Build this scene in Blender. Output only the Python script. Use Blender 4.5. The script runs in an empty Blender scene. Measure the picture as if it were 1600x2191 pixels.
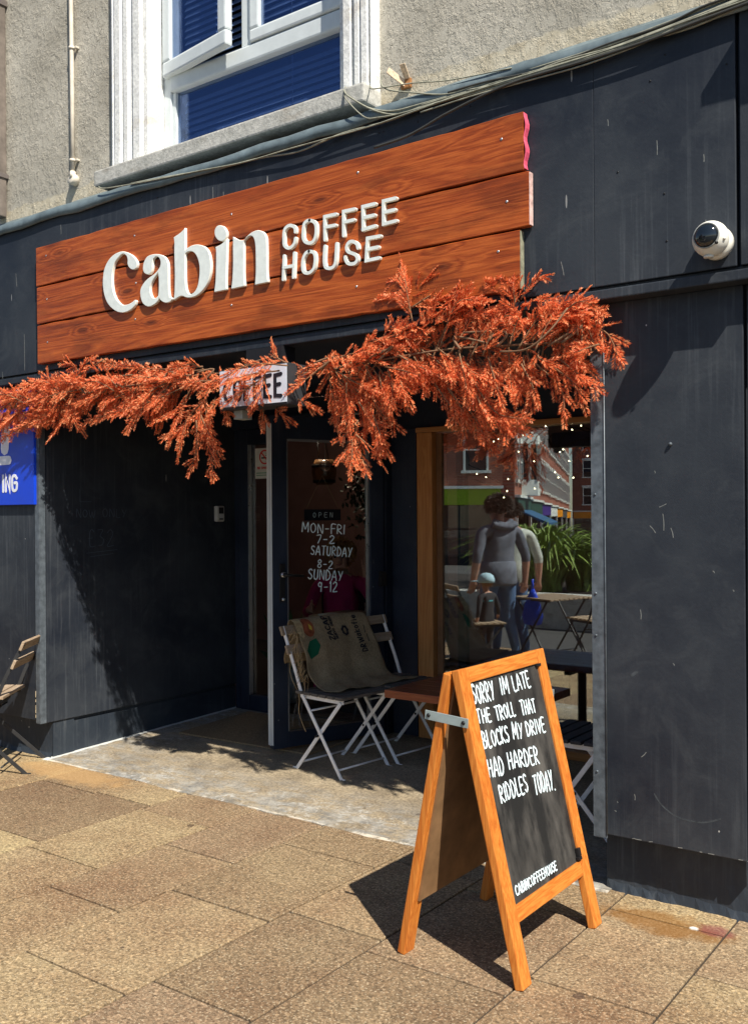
import bpy, bmesh, math, random
import numpy as np
from mathutils import Vector, Matrix
C = bpy.context.scene
COL = C.collection
rnd = random.Random(7)
PI = math.pi
# ------------------------------------------------------------ camera, sky, sun, exposure
YAW, PITCH, ROLL = -0.6298764, 0.00129351, -0.00720537
fwd = Vector((math.sin(YAW)*math.cos(PITCH), math.cos(YAW)*math.cos(PITCH), math.sin(PITCH)))
r0 = Vector((math.cos(YAW), -math.sin(YAW), 0)); u0 = r0.cross(fwd)
rgt = math.cos(ROLL)*r0 + math.sin(ROLL)*u0; upv = rgt.cross(fwd)
cam_d = bpy.data.cameras.new("camera"); cam = bpy.data.objects.new("camera", cam_d); COL.objects.link(cam)
M4 = Matrix.Identity(4)
for i in range(3):
    M4[i][0] = rgt[i]; M4[i][1] = upv[i]; M4[i][2] = -fwd[i]
M4[0][3], M4[1][3], M4[2][3] = 0, 0, 1.55
cam.matrix_world = M4
cam_d.sensor_fit = 'HORIZONTAL'; cam_d.sensor_width = 36; cam_d.lens = 46.656
cam_d.clip_start = .05; cam_d.clip_end = 2000
C.camera = cam
TOSUN = Vector((.75, -.41, 1.04)).normalized()
W = bpy.data.worlds.new("World"); C.world = W; W.use_nodes = True
nt = W.node_tree; nt.nodes.clear()
sk = nt.nodes.new('ShaderNodeTexSky'); sk.sky_type = 'NISHITA'; sk.sun_disc = False
sk.sun_elevation = math.asin(TOSUN.z); sk.sun_rotation = math.atan2(TOSUN.x, TOSUN.y)
sk.air_density = 1.0; sk.dust_density = .4; sk.ozone_density = 2.0
bg = nt.nodes.new('ShaderNodeBackground'); bg.inputs[1].default_value = .072
wo = nt.nodes.new('ShaderNodeOutputWorld')
nt.links.new(sk.outputs[0], bg.inputs[0]); nt.links.new(bg.outputs[0], wo.inputs[0])
sl = bpy.data.lights.new("sun", 'SUN'); sl.energy = 5.0; sl.angle = math.radians(.5); sl.color = (1, .93, .82)
so = bpy.data.objects.new("sun", sl); COL.objects.link(so)
so.rotation_euler = TOSUN.to_track_quat('Z', 'Y').to_euler(); so.location = (6, -4, 9)
C.view_settings.view_transform = 'Standard'; C.view_settings.look = 'None'
C.view_settings.exposure = 0.65; C.view_settings.gamma = 1; C.view_settings.use_curve_mapping = False
C.render.engine = 'CYCLES'
C.cycles.max_bounces = 8; C.cycles.transparent_max_bounces = 12
C.cycles.use_denoising = True
C.cycles.sample_clamp_indirect = 6

# ------------------------------------------------------------ measured data (metres, x-z pairs on the shop front)
SIGN = {"TL":[-5.161,3.192],"TR":[-1.842,3.2],"BL":[-5.146,2.48],"BR":[-1.861,2.469],"g1L":[-5.155,2.951],"g1R":[-1.819,2.955],"g2L":[-5.152,2.719],"g2R":[-1.848,2.721]}
LET = {"c":[[[-4.328,3.03],[-4.269,3.006],[-4.23,2.977],[-4.209,2.945],[-4.216,2.92],[-4.245,2.915],[-4.274,2.929],[-4.291,2.954],[-4.29,2.977],[-4.3,3.001],[-4.333,3.017],[-4.368,3.003],[-4.399,2.981],[-4.415,2.951],[-4.425,2.906],[-4.424,2.853],[-4.411,2.805],[-4.381,2.761],[-4.341,2.733],[-4.296,2.727],[-4.257,2.734],[-4.23,2.744],[-4.221,2.738],[-4.232,2.714],[-4.272,2.694],[-4.322,2.687],[-4.372,2.695],[-4.422,2.72],[-4.463,2.755],[-4.488,2.795],[-4.503,2.844],[-4.506,2.891],[-4.497,2.943],[-4.476,2.98],[-4.439,3.011],[-4.388,3.029]]],"a":[[[-4.162,2.918],[-4.154,2.942],[-4.128,2.967],[-4.085,2.973],[-4.034,2.966],[-3.992,2.948],[-3.969,2.922],[-3.96,2.893],[-3.959,2.811],[-3.957,2.754],[-3.95,2.721],[-3.932,2.716],[-3.928,2.709],[-3.948,2.696],[-3.985,2.696],[-4.018,2.712],[-4.035,2.73],[-4.05,2.71],[-4.088,2.695],[-4.126,2.694],[-4.164,2.716],[-4.183,2.754],[-4.185,2.792],[-4.163,2.822],[-4.125,2.845],[-4.068,2.865],[-4.039,2.883],[-4.022,2.902],[-4.02,2.927],[-4.034,2.949],[-4.057,2.957],[-4.081,2.947],[-4.086,2.925],[-4.086,2.9],[-4.096,2.876],[-4.12,2.87],[-4.148,2.88],[-4.161,2.898]],[[-4.041,2.867],[-4.035,2.835],[-4.036,2.765],[-4.041,2.74],[-4.064,2.731],[-4.088,2.74],[-4.103,2.765],[-4.106,2.794],[-4.092,2.824],[-4.068,2.846]]],"b":[[[-3.915,3.037],[-3.876,3.048],[-3.845,3.061],[-3.828,3.072],[-3.827,3.014],[-3.828,2.954],[-3.81,2.962],[-3.774,2.97],[-3.731,2.967],[-3.687,2.951],[-3.657,2.924],[-3.641,2.885],[-3.635,2.842],[-3.641,2.8],[-3.663,2.755],[-3.698,2.723],[-3.742,2.702],[-3.786,2.697],[-3.821,2.702],[-3.857,2.715],[-3.889,2.71],[-3.918,2.7],[-3.911,2.747],[-3.908,2.841],[-3.911,2.966],[-3.91,3.01]],[[-3.826,2.937],[-3.801,2.943],[-3.77,2.936],[-3.744,2.914],[-3.727,2.881],[-3.719,2.843],[-3.724,2.788],[-3.737,2.747],[-3.759,2.723],[-3.786,2.714],[-3.808,2.724],[-3.821,2.747],[-3.828,2.791],[-3.829,2.878]]],"dot":[[[-3.52,2.99],[-3.524,3.005],[-3.533,3.018],[-3.545,3.03],[-3.56,3.037],[-3.575,3.04],[-3.589,3.038],[-3.6,3.03],[-3.606,3.019],[-3.607,3.005],[-3.603,2.99],[-3.593,2.976],[-3.581,2.965],[-3.566,2.958],[-3.55,2.955],[-3.537,2.958],[-3.527,2.965],[-3.521,2.977]]],"i":[[[-3.602,2.932],[-3.564,2.939],[-3.534,2.952],[-3.518,2.962],[-3.523,2.842],[-3.528,2.747],[-3.526,2.701],[-3.57,2.701],[-3.613,2.701],[-3.603,2.758],[-3.598,2.854],[-3.598,2.914]]],"n":[[[-3.476,2.964],[-3.439,2.943],[-3.403,2.935],[-3.379,2.949],[-3.346,2.963],[-3.307,2.967],[-3.271,2.953],[-3.251,2.926],[-3.246,2.879],[-3.246,2.798],[-3.245,2.74],[-3.239,2.698],[-3.278,2.698],[-3.327,2.697],[-3.321,2.752],[-3.32,2.839],[-3.323,2.898],[-3.331,2.929],[-3.347,2.946],[-3.371,2.947],[-3.391,2.936],[-3.401,2.929],[-3.402,2.823],[-3.402,2.746],[-3.397,2.701],[-3.438,2.701],[-3.491,2.7],[-3.482,2.752],[-3.477,2.835],[-3.477,2.906]]]}
SM = {"C":[[[-3.06,2.915],[-3.062,2.934],[-3.078,2.948],[-3.1,2.953],[-3.122,2.945],[-3.133,2.926],[-3.134,2.889],[-3.131,2.864],[-3.112,2.847],[-3.087,2.846],[-3.067,2.861],[-3.06,2.884]]],"O":[[[-2.97,2.955],[-2.948,2.946],[-2.932,2.927],[-2.93,2.894],[-2.936,2.867],[-2.951,2.849],[-2.975,2.847],[-2.999,2.858],[-3.011,2.88],[-3.01,2.917],[-3.003,2.944],[-2.985,2.955],[-2.97,2.955]]],"F":[[[-2.877,2.845],[-2.878,2.955],[-2.81,2.954]],[[-2.876,2.905],[-2.814,2.903]]],"F2":[[[-2.765,2.845],[-2.765,2.958],[-2.7,2.957]],[[-2.762,2.908],[-2.705,2.908]]],"E":[[[-2.584,2.959],[-2.653,2.959],[-2.651,2.854],[-2.583,2.858]],[[-2.651,2.908],[-2.588,2.908]]],"E2":[[[-2.47,2.962],[-2.537,2.962],[-2.537,2.858],[-2.467,2.86]],[[-2.535,2.911],[-2.475,2.911]]],"H":[[[-3.133,2.811],[-3.14,2.696]],[[-3.067,2.814],[-3.074,2.697]],[[-3.137,2.755],[-3.071,2.753]]],"O2":[[[-2.975,2.807],[-2.949,2.799],[-2.938,2.779],[-2.938,2.75],[-2.947,2.72],[-2.971,2.705],[-2.997,2.707],[-3.013,2.722],[-3.016,2.755],[-3.01,2.782],[-2.994,2.802],[-2.975,2.807]]],"U":[[[-2.877,2.815],[-2.881,2.773],[-2.881,2.737],[-2.872,2.714],[-2.847,2.706],[-2.824,2.712],[-2.813,2.735],[-2.81,2.77],[-2.806,2.815]]],"S":[[[-2.682,2.774],[-2.688,2.793],[-2.708,2.808],[-2.73,2.81],[-2.745,2.798],[-2.748,2.781],[-2.738,2.766],[-2.713,2.754],[-2.694,2.743],[-2.686,2.724],[-2.697,2.708],[-2.719,2.706],[-2.741,2.713],[-2.753,2.729],[-2.757,2.745]]],"E3":[[[-2.556,2.807],[-2.628,2.809],[-2.636,2.708],[-2.564,2.709]],[[-2.63,2.759],[-2.568,2.759]]]}
GUIDES = [[[-4.51,2.442],[-4.856,2.337],[-5.275,2.286],[-5.679,2.226]],[[-4.723,2.381],[-5.084,2.356],[-5.575,2.309]],[[-4.811,2.306],[-5.132,2.218],[-5.577,2.1]],[[-4.768,2.247],[-4.903,2.145],[-5.032,2.026]],[[-4.947,2.204],[-5.277,2.112],[-5.476,2.049]],[[-5.275,2.3],[-5.576,2.189],[-5.733,2.169]],[[-4.856,2.254],[-4.701,2.406],[-4.615,2.452]],[[-4.701,2.379],[-4.81,2.43],[-4.908,2.476]],[[-4.902,2.229],[-4.835,2.141],[-4.77,2.06]],[[-5.085,2.243],[-5.276,2.199],[-5.576,2.144]],[[-4.638,2.291],[-4.992,2.264],[-5.324,2.231]],[[-3.712,2.314],[-4.113,2.326],[-4.553,2.285],[-4.813,2.167]],[[-3.783,2.296],[-4.229,2.284],[-4.594,2.396]],[[-3.855,2.227],[-4.231,2.154],[-4.683,2.104]],[[-3.712,2.326],[-4.075,2.348],[-4.573,2.435]],[[-3.855,2.177],[-3.965,2.11],[-4.078,2.066]],[[-4.114,2.223],[-4.192,2.125],[-4.271,2.047]],[[-3.891,2.255],[-4.192,2.177],[-4.431,2.128]],[[-4.23,2.258],[-4.471,2.198],[-4.661,2.13]],[[-4.001,2.265],[-4.23,2.245],[-4.595,2.342]],[[-3.712,2.314],[-3.782,2.345],[-3.854,2.332]],[[-3.713,2.216],[-3.785,2.048],[-3.682,1.895],[-3.642,1.759]],[[-3.714,2.142],[-3.857,2.052],[-3.894,1.879]],[[-3.75,2.046],[-3.759,1.898],[-3.805,1.801]],[[-3.75,2.095],[-3.664,1.992],[-3.613,1.891]],[[-3.821,2.075],[-3.93,2.019],[-4.041,1.987]],[[-3.611,2.159],[-3.628,2.087],[-3.646,2.039]],[[-3.577,2.156],[-3.537,2.105],[-3.511,2.055]],[[-3.679,2.188],[-3.715,2.044],[-3.681,1.968]],[[-3.856,2.127],[-3.911,2.006],[-3.959,1.983]],[[-3.009,2.248],[-3.283,2.274],[-3.577,2.168]],[[-3.069,2.231],[-3.315,2.218],[-3.477,2.12]],[[-3.128,2.282],[-3.189,2.323],[-3.189,2.357]],[[-3.159,2.239],[-3.19,2.15],[-3.269,2.074]],[[-3.19,2.196],[-3.299,2.158],[-3.38,2.113]],[[-3.316,2.089],[-3.31,2.054],[-3.298,2.013]],[[-3.222,2.083],[-3.191,2.062],[-3.155,2.027]],[[-3.07,2.106],[-3.034,2.096],[-2.999,2.071]],[[-2.753,2.29],[-2.951,2.265],[-3.068,2.254]],[[-2.922,2.24],[-2.98,2.196],[-3.04,2.156]],[[-3.314,2.277],[-3.443,2.253],[-3.559,2.215]],[[-3.576,2.277],[-3.713,2.289],[-3.855,2.227]],[[-2.809,2.207],[-2.838,2.078],[-2.784,1.942],[-2.826,1.905]],[[-2.726,2.2],[-2.701,2.024],[-2.729,1.852],[-2.676,1.75]],[[-2.7,2.067],[-2.621,1.933],[-2.574,1.84]],[[-2.672,2.152],[-2.594,2.017],[-2.529,1.953]],[[-2.782,2.095],[-2.853,2.056],[-2.91,2.023]],[[-2.618,2.233],[-2.514,2.117],[-2.459,2.045]],[[-2.701,1.981],[-2.743,1.896],[-2.79,1.828]],[[-2.838,2.144],[-2.861,2.057],[-2.839,1.963]],[[-2.671,2.325],[-2.461,2.344],[-2.337,2.243]],[[-2.727,2.091],[-2.674,1.979],[-2.621,1.868]],[[-2.754,2.159],[-2.769,2.051],[-2.742,1.983]],[[-2.592,2.188],[-2.541,2.077],[-2.52,2.012]],[[-2.715,1.916],[-2.648,1.848],[-2.622,1.793]],[[-2.743,1.896],[-2.73,1.83],[-2.725,1.764]],[[-2.647,2.02],[-2.581,1.909],[-2.595,1.856]],[[-2.397,2.4],[-2.409,2.547],[-2.445,2.668]],[[-2.409,2.505],[-2.464,2.597],[-2.505,2.582]],[[-2.404,2.505],[-2.334,2.568],[-2.309,2.591]],[[-2.399,2.442],[-2.46,2.512],[-2.537,2.523]],[[-2.399,2.462],[-2.285,2.509],[-2.201,2.508]],[[-1.874,2.336],[-1.874,2.452],[-1.884,2.502]],[[-1.874,2.413],[-1.928,2.498],[-1.969,2.52]],[[-1.869,2.432],[-1.809,2.5],[-1.756,2.508]],[[-1.874,2.375],[-1.928,2.411],[-1.961,2.413]],[[-1.87,2.393],[-1.788,2.421],[-1.722,2.397]],[[-2.36,2.436],[-2.237,2.482],[-2.185,2.451]],[[-1.727,2.299],[-1.605,2.359],[-1.522,2.333]],[[-1.585,2.301],[-1.507,2.254],[-1.456,2.158]],[[-1.789,2.306],[-1.646,2.252],[-1.556,2.214]],[[-1.685,2.332],[-1.585,2.375],[-1.526,2.349]],[[-1.768,2.323],[-1.665,2.367],[-1.604,2.377]],[[-2.122,2.185],[-2.032,1.998],[-1.861,1.886]],[[-2.099,2.143],[-1.987,1.976],[-1.848,1.933]],[[-2.362,2.208],[-2.217,2.012],[-2.124,1.945],[-2.02,1.824]],[[-1.987,2.035],[-1.954,1.954],[-1.939,1.884]],[[-1.854,2.16],[-1.792,2.039],[-1.835,1.971]],[[-1.791,2.154],[-1.688,2.049],[-1.664,1.941]],[[-1.728,2.148],[-1.627,2.063],[-1.592,1.991]],[[-1.687,2.162],[-1.607,2.099],[-1.552,2.051]],[[-2.462,2.176],[-2.425,2.11],[-2.408,2.063]],[[-2.539,2.204],[-2.501,2.116],[-2.489,2.048]],[[-2.217,2.093],[-2.159,1.987],[-2.183,1.898]],[[-2.147,2.027],[-2.078,1.922],[-2.056,1.881]],[[-2.077,2.061],[-2.01,1.957],[-1.954,1.915]],[[-1.941,2.148],[-1.877,2.065],[-1.888,2.027]],[[-2.264,2.158],[-2.205,2.051],[-2.194,1.969]]]
ENV = [[-5.678,2.332,2.06],[-5.275,2.329,2.068],[-5.037,2.395,2.027],[-4.811,2.389,2.07],[-4.552,2.406,2.177],[-4.229,2.349,2.102],[-4.075,2.335,2.079],[-3.854,2.327,1.903],[-3.713,2.302,1.921],[-3.576,2.265,2.108],[-3.443,2.253,2.182],[-3.189,2.277,2.168],[-3.009,2.282,2.169],[-2.893,2.293,2.015],[-2.78,2.293,1.942],[-2.617,2.383,1.997],[-2.46,2.449,2.071],[-2.359,2.478,2.115],[-2.214,2.458,2.012],[-2.12,2.416,1.965],[-1.984,2.398,1.995],[-1.852,2.401,2.044],[-1.726,2.365,2.053],[-1.605,2.349,2.08],[-1.546,2.314,2.102]]
STEM = [[-5.732,2.23],[-4.946,2.261],[-4.229,2.279],[-3.576,2.248],[-3.069,2.231],[-2.618,2.25],[-2.239,2.262],[-1.897,2.245],[-1.586,2.23]]
CABLES = [[[-0.886,3.6,3.416],[-1.117,3.6,3.397],[-1.293,3.6,3.378],[-1.479,3.6,3.368],[-1.677,3.6,3.365],[-1.888,3.6,3.366],[-2.112,3.6,3.363],[-2.352,3.6,3.364],[-2.503,3.6,3.373],[-2.634,3.6,3.414],[-2.728,3.6,3.486],[-2.819,3.6,3.56]],[[-0.885,3.595,3.405],[-1.115,3.595,3.384],[-1.327,3.595,3.358],[-1.575,3.595,3.349],[-1.821,3.595,3.35],[-2.086,3.595,3.347],[-2.348,3.595,3.349],[-2.474,3.595,3.345],[-2.604,3.595,3.399],[-2.738,3.595,3.494],[-2.821,3.595,3.566]],[[-0.884,3.59,3.39],[-1.148,3.59,3.368],[-1.381,3.59,3.346],[-1.673,3.59,3.341],[-1.97,3.59,3.35],[-2.224,3.59,3.348],[-2.445,3.59,3.343],[-2.574,3.59,3.353],[-2.654,3.59,3.377],[-2.748,3.59,3.477],[-2.823,3.59,3.551]],[[-0.886,3.6,3.428],[-1.083,3.6,3.407],[-1.257,3.6,3.388],[-1.479,3.6,3.379],[-1.76,3.6,3.369],[-2.02,3.6,3.379],[-2.206,3.6,3.376],[-2.401,3.6,3.427],[-2.528,3.6,3.477],[-2.606,3.6,3.541]],[[-0.884,3.592,3.397],[-1.183,3.592,3.373],[-1.438,3.592,3.349],[-1.714,3.592,3.354],[-1.927,3.592,3.358],[-2.154,3.592,3.351],[-2.396,3.592,3.335],[-2.629,3.592,3.329],[-2.877,3.592,3.327],[-3.111,3.592,3.335],[-3.425,3.592,3.343],[-3.729,3.592,3.36],[-4.093,3.592,3.387],[-4.489,3.592,3.424],[-4.564,3.592,3.445]],[[-0.886,3.598,3.387],[-1.22,3.598,3.373],[-1.478,3.598,3.356],[-1.759,3.598,3.353],[-2.065,3.598,3.354],[-2.35,3.598,3.342],[-2.554,3.598,3.33],[-2.797,3.598,3.338],[-3.057,3.598,3.316],[-3.302,3.598,3.334],[-3.597,3.598,3.351],[-3.914,3.598,3.379],[-4.294,3.598,3.412]],[[-0.884,3.588,3.377],[-1.165,3.588,3.366],[-1.417,3.588,3.349],[-1.692,3.588,3.342],[-1.991,3.588,3.347],[-2.271,3.588,3.339]]]
BLACK = [[-0.883,3.585,3.367],[-1.112,3.585,3.352],[-1.324,3.585,3.335],[-1.57,3.585,3.33],[-1.837,3.585,3.332],[-2.012,3.585,3.316],[-2.221,3.585,3.279],[-2.343,3.585,3.247],[-2.443,3.585,3.229],[-2.598,3.585,3.223]]# ------------------------------------------------------------ materials
class NT:
    def __init__(s, name):
        s.m = bpy.data.materials.new(name); s.m.use_nodes = True
        s.t = s.m.node_tree; s.t.nodes.clear()
        s.out = s.n('ShaderNodeOutputMaterial')
        s.b = s.n('ShaderNodeBsdfPrincipled'); s.l(s.b.outputs[0], s.out.inputs[0])
        s.tc = s.n('ShaderNodeTexCoord').outputs['Object']
    def n(s, t, **k):
        x = s.t.nodes.new(t)
        for a, v in k.items(): setattr(x, a, v)
        return x
    def l(s, a, b): s.t.links.new(a, b)
    def put(s, sock, v):
        if isinstance(v, bpy.types.NodeSocket): s.l(v, sock)
        elif isinstance(v, (tuple, list)) and sock.type == 'RGBA' and len(v) == 3: sock.default_value = (*v, 1)
        else: sock.default_value = v
    def map(s, scale, loc=(0, 0, 0), vec=None):
        x = s.n('ShaderNodeMapping'); s.l(vec or s.tc, x.inputs[0]); x.inputs[3].default_value = scale; x.inputs[1].default_value = loc
        return x.outputs[0]
    def noise(s, scale, detail=4, rough=.55, vec=None, dist=0, col=False):
        x = s.n('ShaderNodeTexNoise'); s.l(vec or s.tc, x.inputs['Vector'])
        x.inputs['Scale'].default_value = scale; x.inputs['Detail'].default_value = detail
        x.inputs['Roughness'].default_value = rough; x.inputs['Distortion'].default_value = dist
        return x.outputs[1 if col else 0]
    def vor(s, scale, vec=None, feat='F1', out='Distance', rand=1):
        x = s.n('ShaderNodeTexVoronoi', feature=feat); s.l(vec or s.tc, x.inputs['Vector']); x.inputs['Scale'].default_value = scale
        x.inputs['Randomness'].default_value = rand
        return x.outputs[out]
    def ramp(s, f, stops, interp='LINEAR'):
        x = s.n('ShaderNodeValToRGB'); x.color_ramp.interpolation = interp
        e = x.color_ramp.elements
        while len(e) < len(stops): e.new(.5)
        for i, (p, c) in enumerate(stops):
            e[i].position = p; e[i].color = (c, c, c, 1) if isinstance(c, (int, float)) else (*c, 1)
        s.l(f, x.inputs[0]); return x.outputs[0]
    def math(s, op, a, b=0., c=0., clamp=False):
        x = s.n('ShaderNodeMath', operation=op); x.use_clamp = clamp
        s.put(x.inputs[0], a); s.put(x.inputs[1], b); s.put(x.inputs[2], c); return x.outputs[0]
    def mix(s, f, a, b, mode='MIX'):
        x = s.n('ShaderNodeMix', data_type='RGBA', blend_type=mode)
        s.put(x.inputs[0], f); s.put(x.inputs[6], a); s.put(x.inputs[7], b); return x.outputs[2]
    def sep(s, v=None):
        x = s.n('ShaderNodeSeparateXYZ'); s.l(v or s.tc, x.inputs[0]); return x.outputs
    def bump(s, h, strength=.3, dist=.01):
        x = s.n('ShaderNodeBump'); s.l(h, x.inputs['Height']); x.inputs['Strength'].default_value = strength; x.inputs['Distance'].default_value = dist
        s.l(x.outputs[0], s.b.inputs['Normal']); return x.outputs[0]
    def rand(s): return s.n('ShaderNodeNewGeometry').outputs['Random Per Island']
    def orand(s): return s.n('ShaderNodeObjectInfo').outputs['Random']
    def fin(s, col=None, rough=None, spec=None, metal=None):
        if col is not None: s.put(s.b.inputs['Base Color'], col)
        if rough is not None: s.put(s.b.inputs['Roughness'], rough)
        if spec is not None: s.put(s.b.inputs['Specular IOR Level'], spec)
        if metal is not None: s.put(s.b.inputs['Metallic'], metal)
        return s.m
def plain(name, col, rough=.5, spec=.4, metal=0, var=.12, scale=14, bump=.08):
    N = NT(name); n = N.noise(scale, 5, .6)
    c = N.mix(N.ramp(n, [(.3, 0.), (.7, 1.)]), tuple(max(0, x*(1-var)) for x in col), tuple(min(1, x*(1+var)) for x in col))
    if bump: N.bump(N.noise(scale*4, 3), bump, .004)
    return N.fin(c, N.math('ADD', N.math('MULTIPLY', n, .2), rough-.1), spec, metal)
def wood(name, axis, dark, mid, light, across=9., along=.7, rough=.45, knots=True, bump=.25, spec=.35, patch=0):
    N = NT(name)
    off = N.n('ShaderNodeVectorMath', operation='ADD'); N.l(N.tc, off.inputs[0])
    mul = N.n('ShaderNodeMath', operation='MULTIPLY'); N.l(N.orand(), mul.inputs[0]); mul.inputs[1].default_value = 17
    N.l(mul.outputs[0], off.inputs[1]); v0 = off.outputs[0]
    sc = lambda a, x: tuple(a if i == 'xyz'.index(axis) else x for i in range(3))
    v = N.map(sc(along, across), vec=v0)
    kd = N.vor(1, vec=N.map(sc(1.9, 6.5), vec=v0))
    knot = N.ramp(kd, [(.0, 1.), (.11, .55), (.28, 0.)])
    n1 = N.noise(1, 6, .55, vec=v, dist=.7)
    fac = N.math('ADD', N.math('MULTIPLY', n1, 9.), N.math('MULTIPLY', knot, 3.0 if knots else 0.))
    ring = N.math('PINGPONG', fac, .5)
    ring = N.math('MULTIPLY', ring, 2.)
    fib = N.noise(1, 4, .65, vec=N.map(sc(along*6, across*14), vec=v0))
    big = N.noise(1, 3, .5, vec=N.map(sc(along*1.3, across*.5), vec=v0))
    f = N.math('ADD', N.math('MULTIPLY', ring, .30), N.math('ADD', N.math('MULTIPLY', fib, .62), N.math('MULTIPLY', big, .38)))
    c = N.ramp(f, [(.28, dark), (.55, mid), (.92, light)])
    if knots: c = N.mix(N.ramp(kd, [(0., .85), (.07, .5), (.13, 0.)]), c, tuple(x*.35 for x in dark))
    if patch: c = N.mix(N.ramp(N.noise(1, 5, .6, vec=N.map(sc(2.2, 7), vec=v0)), [(.5, 0.), (.62, patch)]), c, tuple(x*.45 for x in dark))
    N.bump(N.math('ADD', fib, N.math('MULTIPLY', ring, .4)), bump, .004)
    return N.fin(c, N.math('ADD', N.math('MULTIPLY', fib, .25), rough-.1), spec)
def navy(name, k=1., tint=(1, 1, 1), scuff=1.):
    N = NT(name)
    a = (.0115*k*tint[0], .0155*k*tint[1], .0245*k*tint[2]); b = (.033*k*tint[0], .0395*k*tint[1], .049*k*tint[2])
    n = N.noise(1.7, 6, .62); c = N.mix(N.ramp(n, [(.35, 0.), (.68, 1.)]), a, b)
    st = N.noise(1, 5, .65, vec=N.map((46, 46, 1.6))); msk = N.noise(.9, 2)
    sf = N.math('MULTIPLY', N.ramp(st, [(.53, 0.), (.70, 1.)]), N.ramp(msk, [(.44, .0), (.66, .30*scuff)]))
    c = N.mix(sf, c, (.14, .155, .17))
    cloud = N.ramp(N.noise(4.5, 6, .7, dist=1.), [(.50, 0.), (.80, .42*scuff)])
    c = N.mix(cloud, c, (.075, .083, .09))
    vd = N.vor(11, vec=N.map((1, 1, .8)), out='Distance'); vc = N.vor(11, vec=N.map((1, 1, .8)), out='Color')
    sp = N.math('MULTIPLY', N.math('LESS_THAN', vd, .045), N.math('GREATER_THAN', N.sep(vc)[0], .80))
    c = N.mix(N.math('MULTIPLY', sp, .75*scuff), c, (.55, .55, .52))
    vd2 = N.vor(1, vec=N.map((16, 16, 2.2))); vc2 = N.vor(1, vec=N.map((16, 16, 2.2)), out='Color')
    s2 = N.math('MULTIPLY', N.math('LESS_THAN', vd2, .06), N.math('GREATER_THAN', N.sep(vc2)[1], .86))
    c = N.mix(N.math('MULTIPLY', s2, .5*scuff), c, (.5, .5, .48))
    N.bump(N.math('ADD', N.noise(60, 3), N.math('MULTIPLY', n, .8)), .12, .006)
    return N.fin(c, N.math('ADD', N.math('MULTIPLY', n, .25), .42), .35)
def pavement_mat():
    N = NT('granite_paving'); r = N.rand()
    tone = N.ramp(r, [(0., (.225, .16, .094)), (.2, (.31, .23, .128)), (.4, (.255, .178, .112)), (.6, (.40, .315, .17)), (.8, (.30, .215, .125)), (1., (.35, .27, .15))])
    pat = N.noise(1.3, 6, .65); tone = N.mix(N.ramp(pat, [(.38, .0), (.66, .9)]), tone, N.mix(1., tone, (.60, .48, .46), 'MULTIPLY'))
    g = N.noise(75, 5, .78); g2 = N.vor(120)
    sp = N.ramp(g, [(.30, .42), (.45, .82), (.55, 1.08), (.68, 1.6)])
    c = N.mix(1., tone, sp, 'MULTIPLY'); gv = N.sep(N.vor(105, out='Color'))[0]; c = N.mix(1., c, N.ramp(gv, [(0., .60), (.45, .94), (.80, 1.10), (.94, 1.25), (1., 1.55)]), 'MULTIPLY')
    fl = N.ramp(N.noise(115, 3, .6), [(.56, 0.), (.66, .55)])
    c = N.mix(fl, c, (.62, .52, .36))
    dk = N.ramp(N.noise(120, 3, .6, vec=N.map((1, 1, 1), (3, 5, 0))), [(.58, 0.), (.68, .75)])
    c = N.mix(dk, c, (.055, .036, .024))
    xyz = N.sep()
    # rusty and pink stains beside the right base
    def blob(cx, cy, rx, ry, col, am, c):
        dx = N.math('DIVIDE', N.math('SUBTRACT', xyz[0], cx), rx); dy = N.math('DIVIDE', N.math('SUBTRACT', xyz[1], cy), ry)
        d = N.math('SQRT', N.math('ADD', N.math('MULTIPLY', dx, dx), N.math('MULTIPLY', dy, dy)))
        d = N.math('ADD', d, N.math('MULTIPLY', N.math('SUBTRACT', N.noise(9, 5, .7), .5), 1.6))
        return N.mix(N.ramp(d, [(.55, am), (1., 0.)]), c, col)
    c = blob(-1.28, 3.58, .30, .12, (.20, .085, .012), .7, c)
    c = blob(-1.10, 3.62, .08, .06, (.17, .03, .05), .6, c)
    c = blob(-1.17, 3.60, .022, .02, (.8, .78, .72), .9, c)
    c = blob(-4.9, 3.62, .6, .16, (.45, .27, .11), .55, c)
    gum = N.vor(2.6); gumc = N.vor(2.6, out='Color')
    gm = N.math('MULTIPLY', N.math('LESS_THAN', gum, .05), N.math('GREATER_THAN', N.sep(gumc)[0], .45))
    c = N.mix(N.math('MULTIPLY', gm, .7), c, (.05, .03, .022))
    N.bump(N.math('ADD', g, N.math('MULTIPLY', pat, .3)), .35, .004)
    return N.fin(c, .8, .25)
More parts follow.
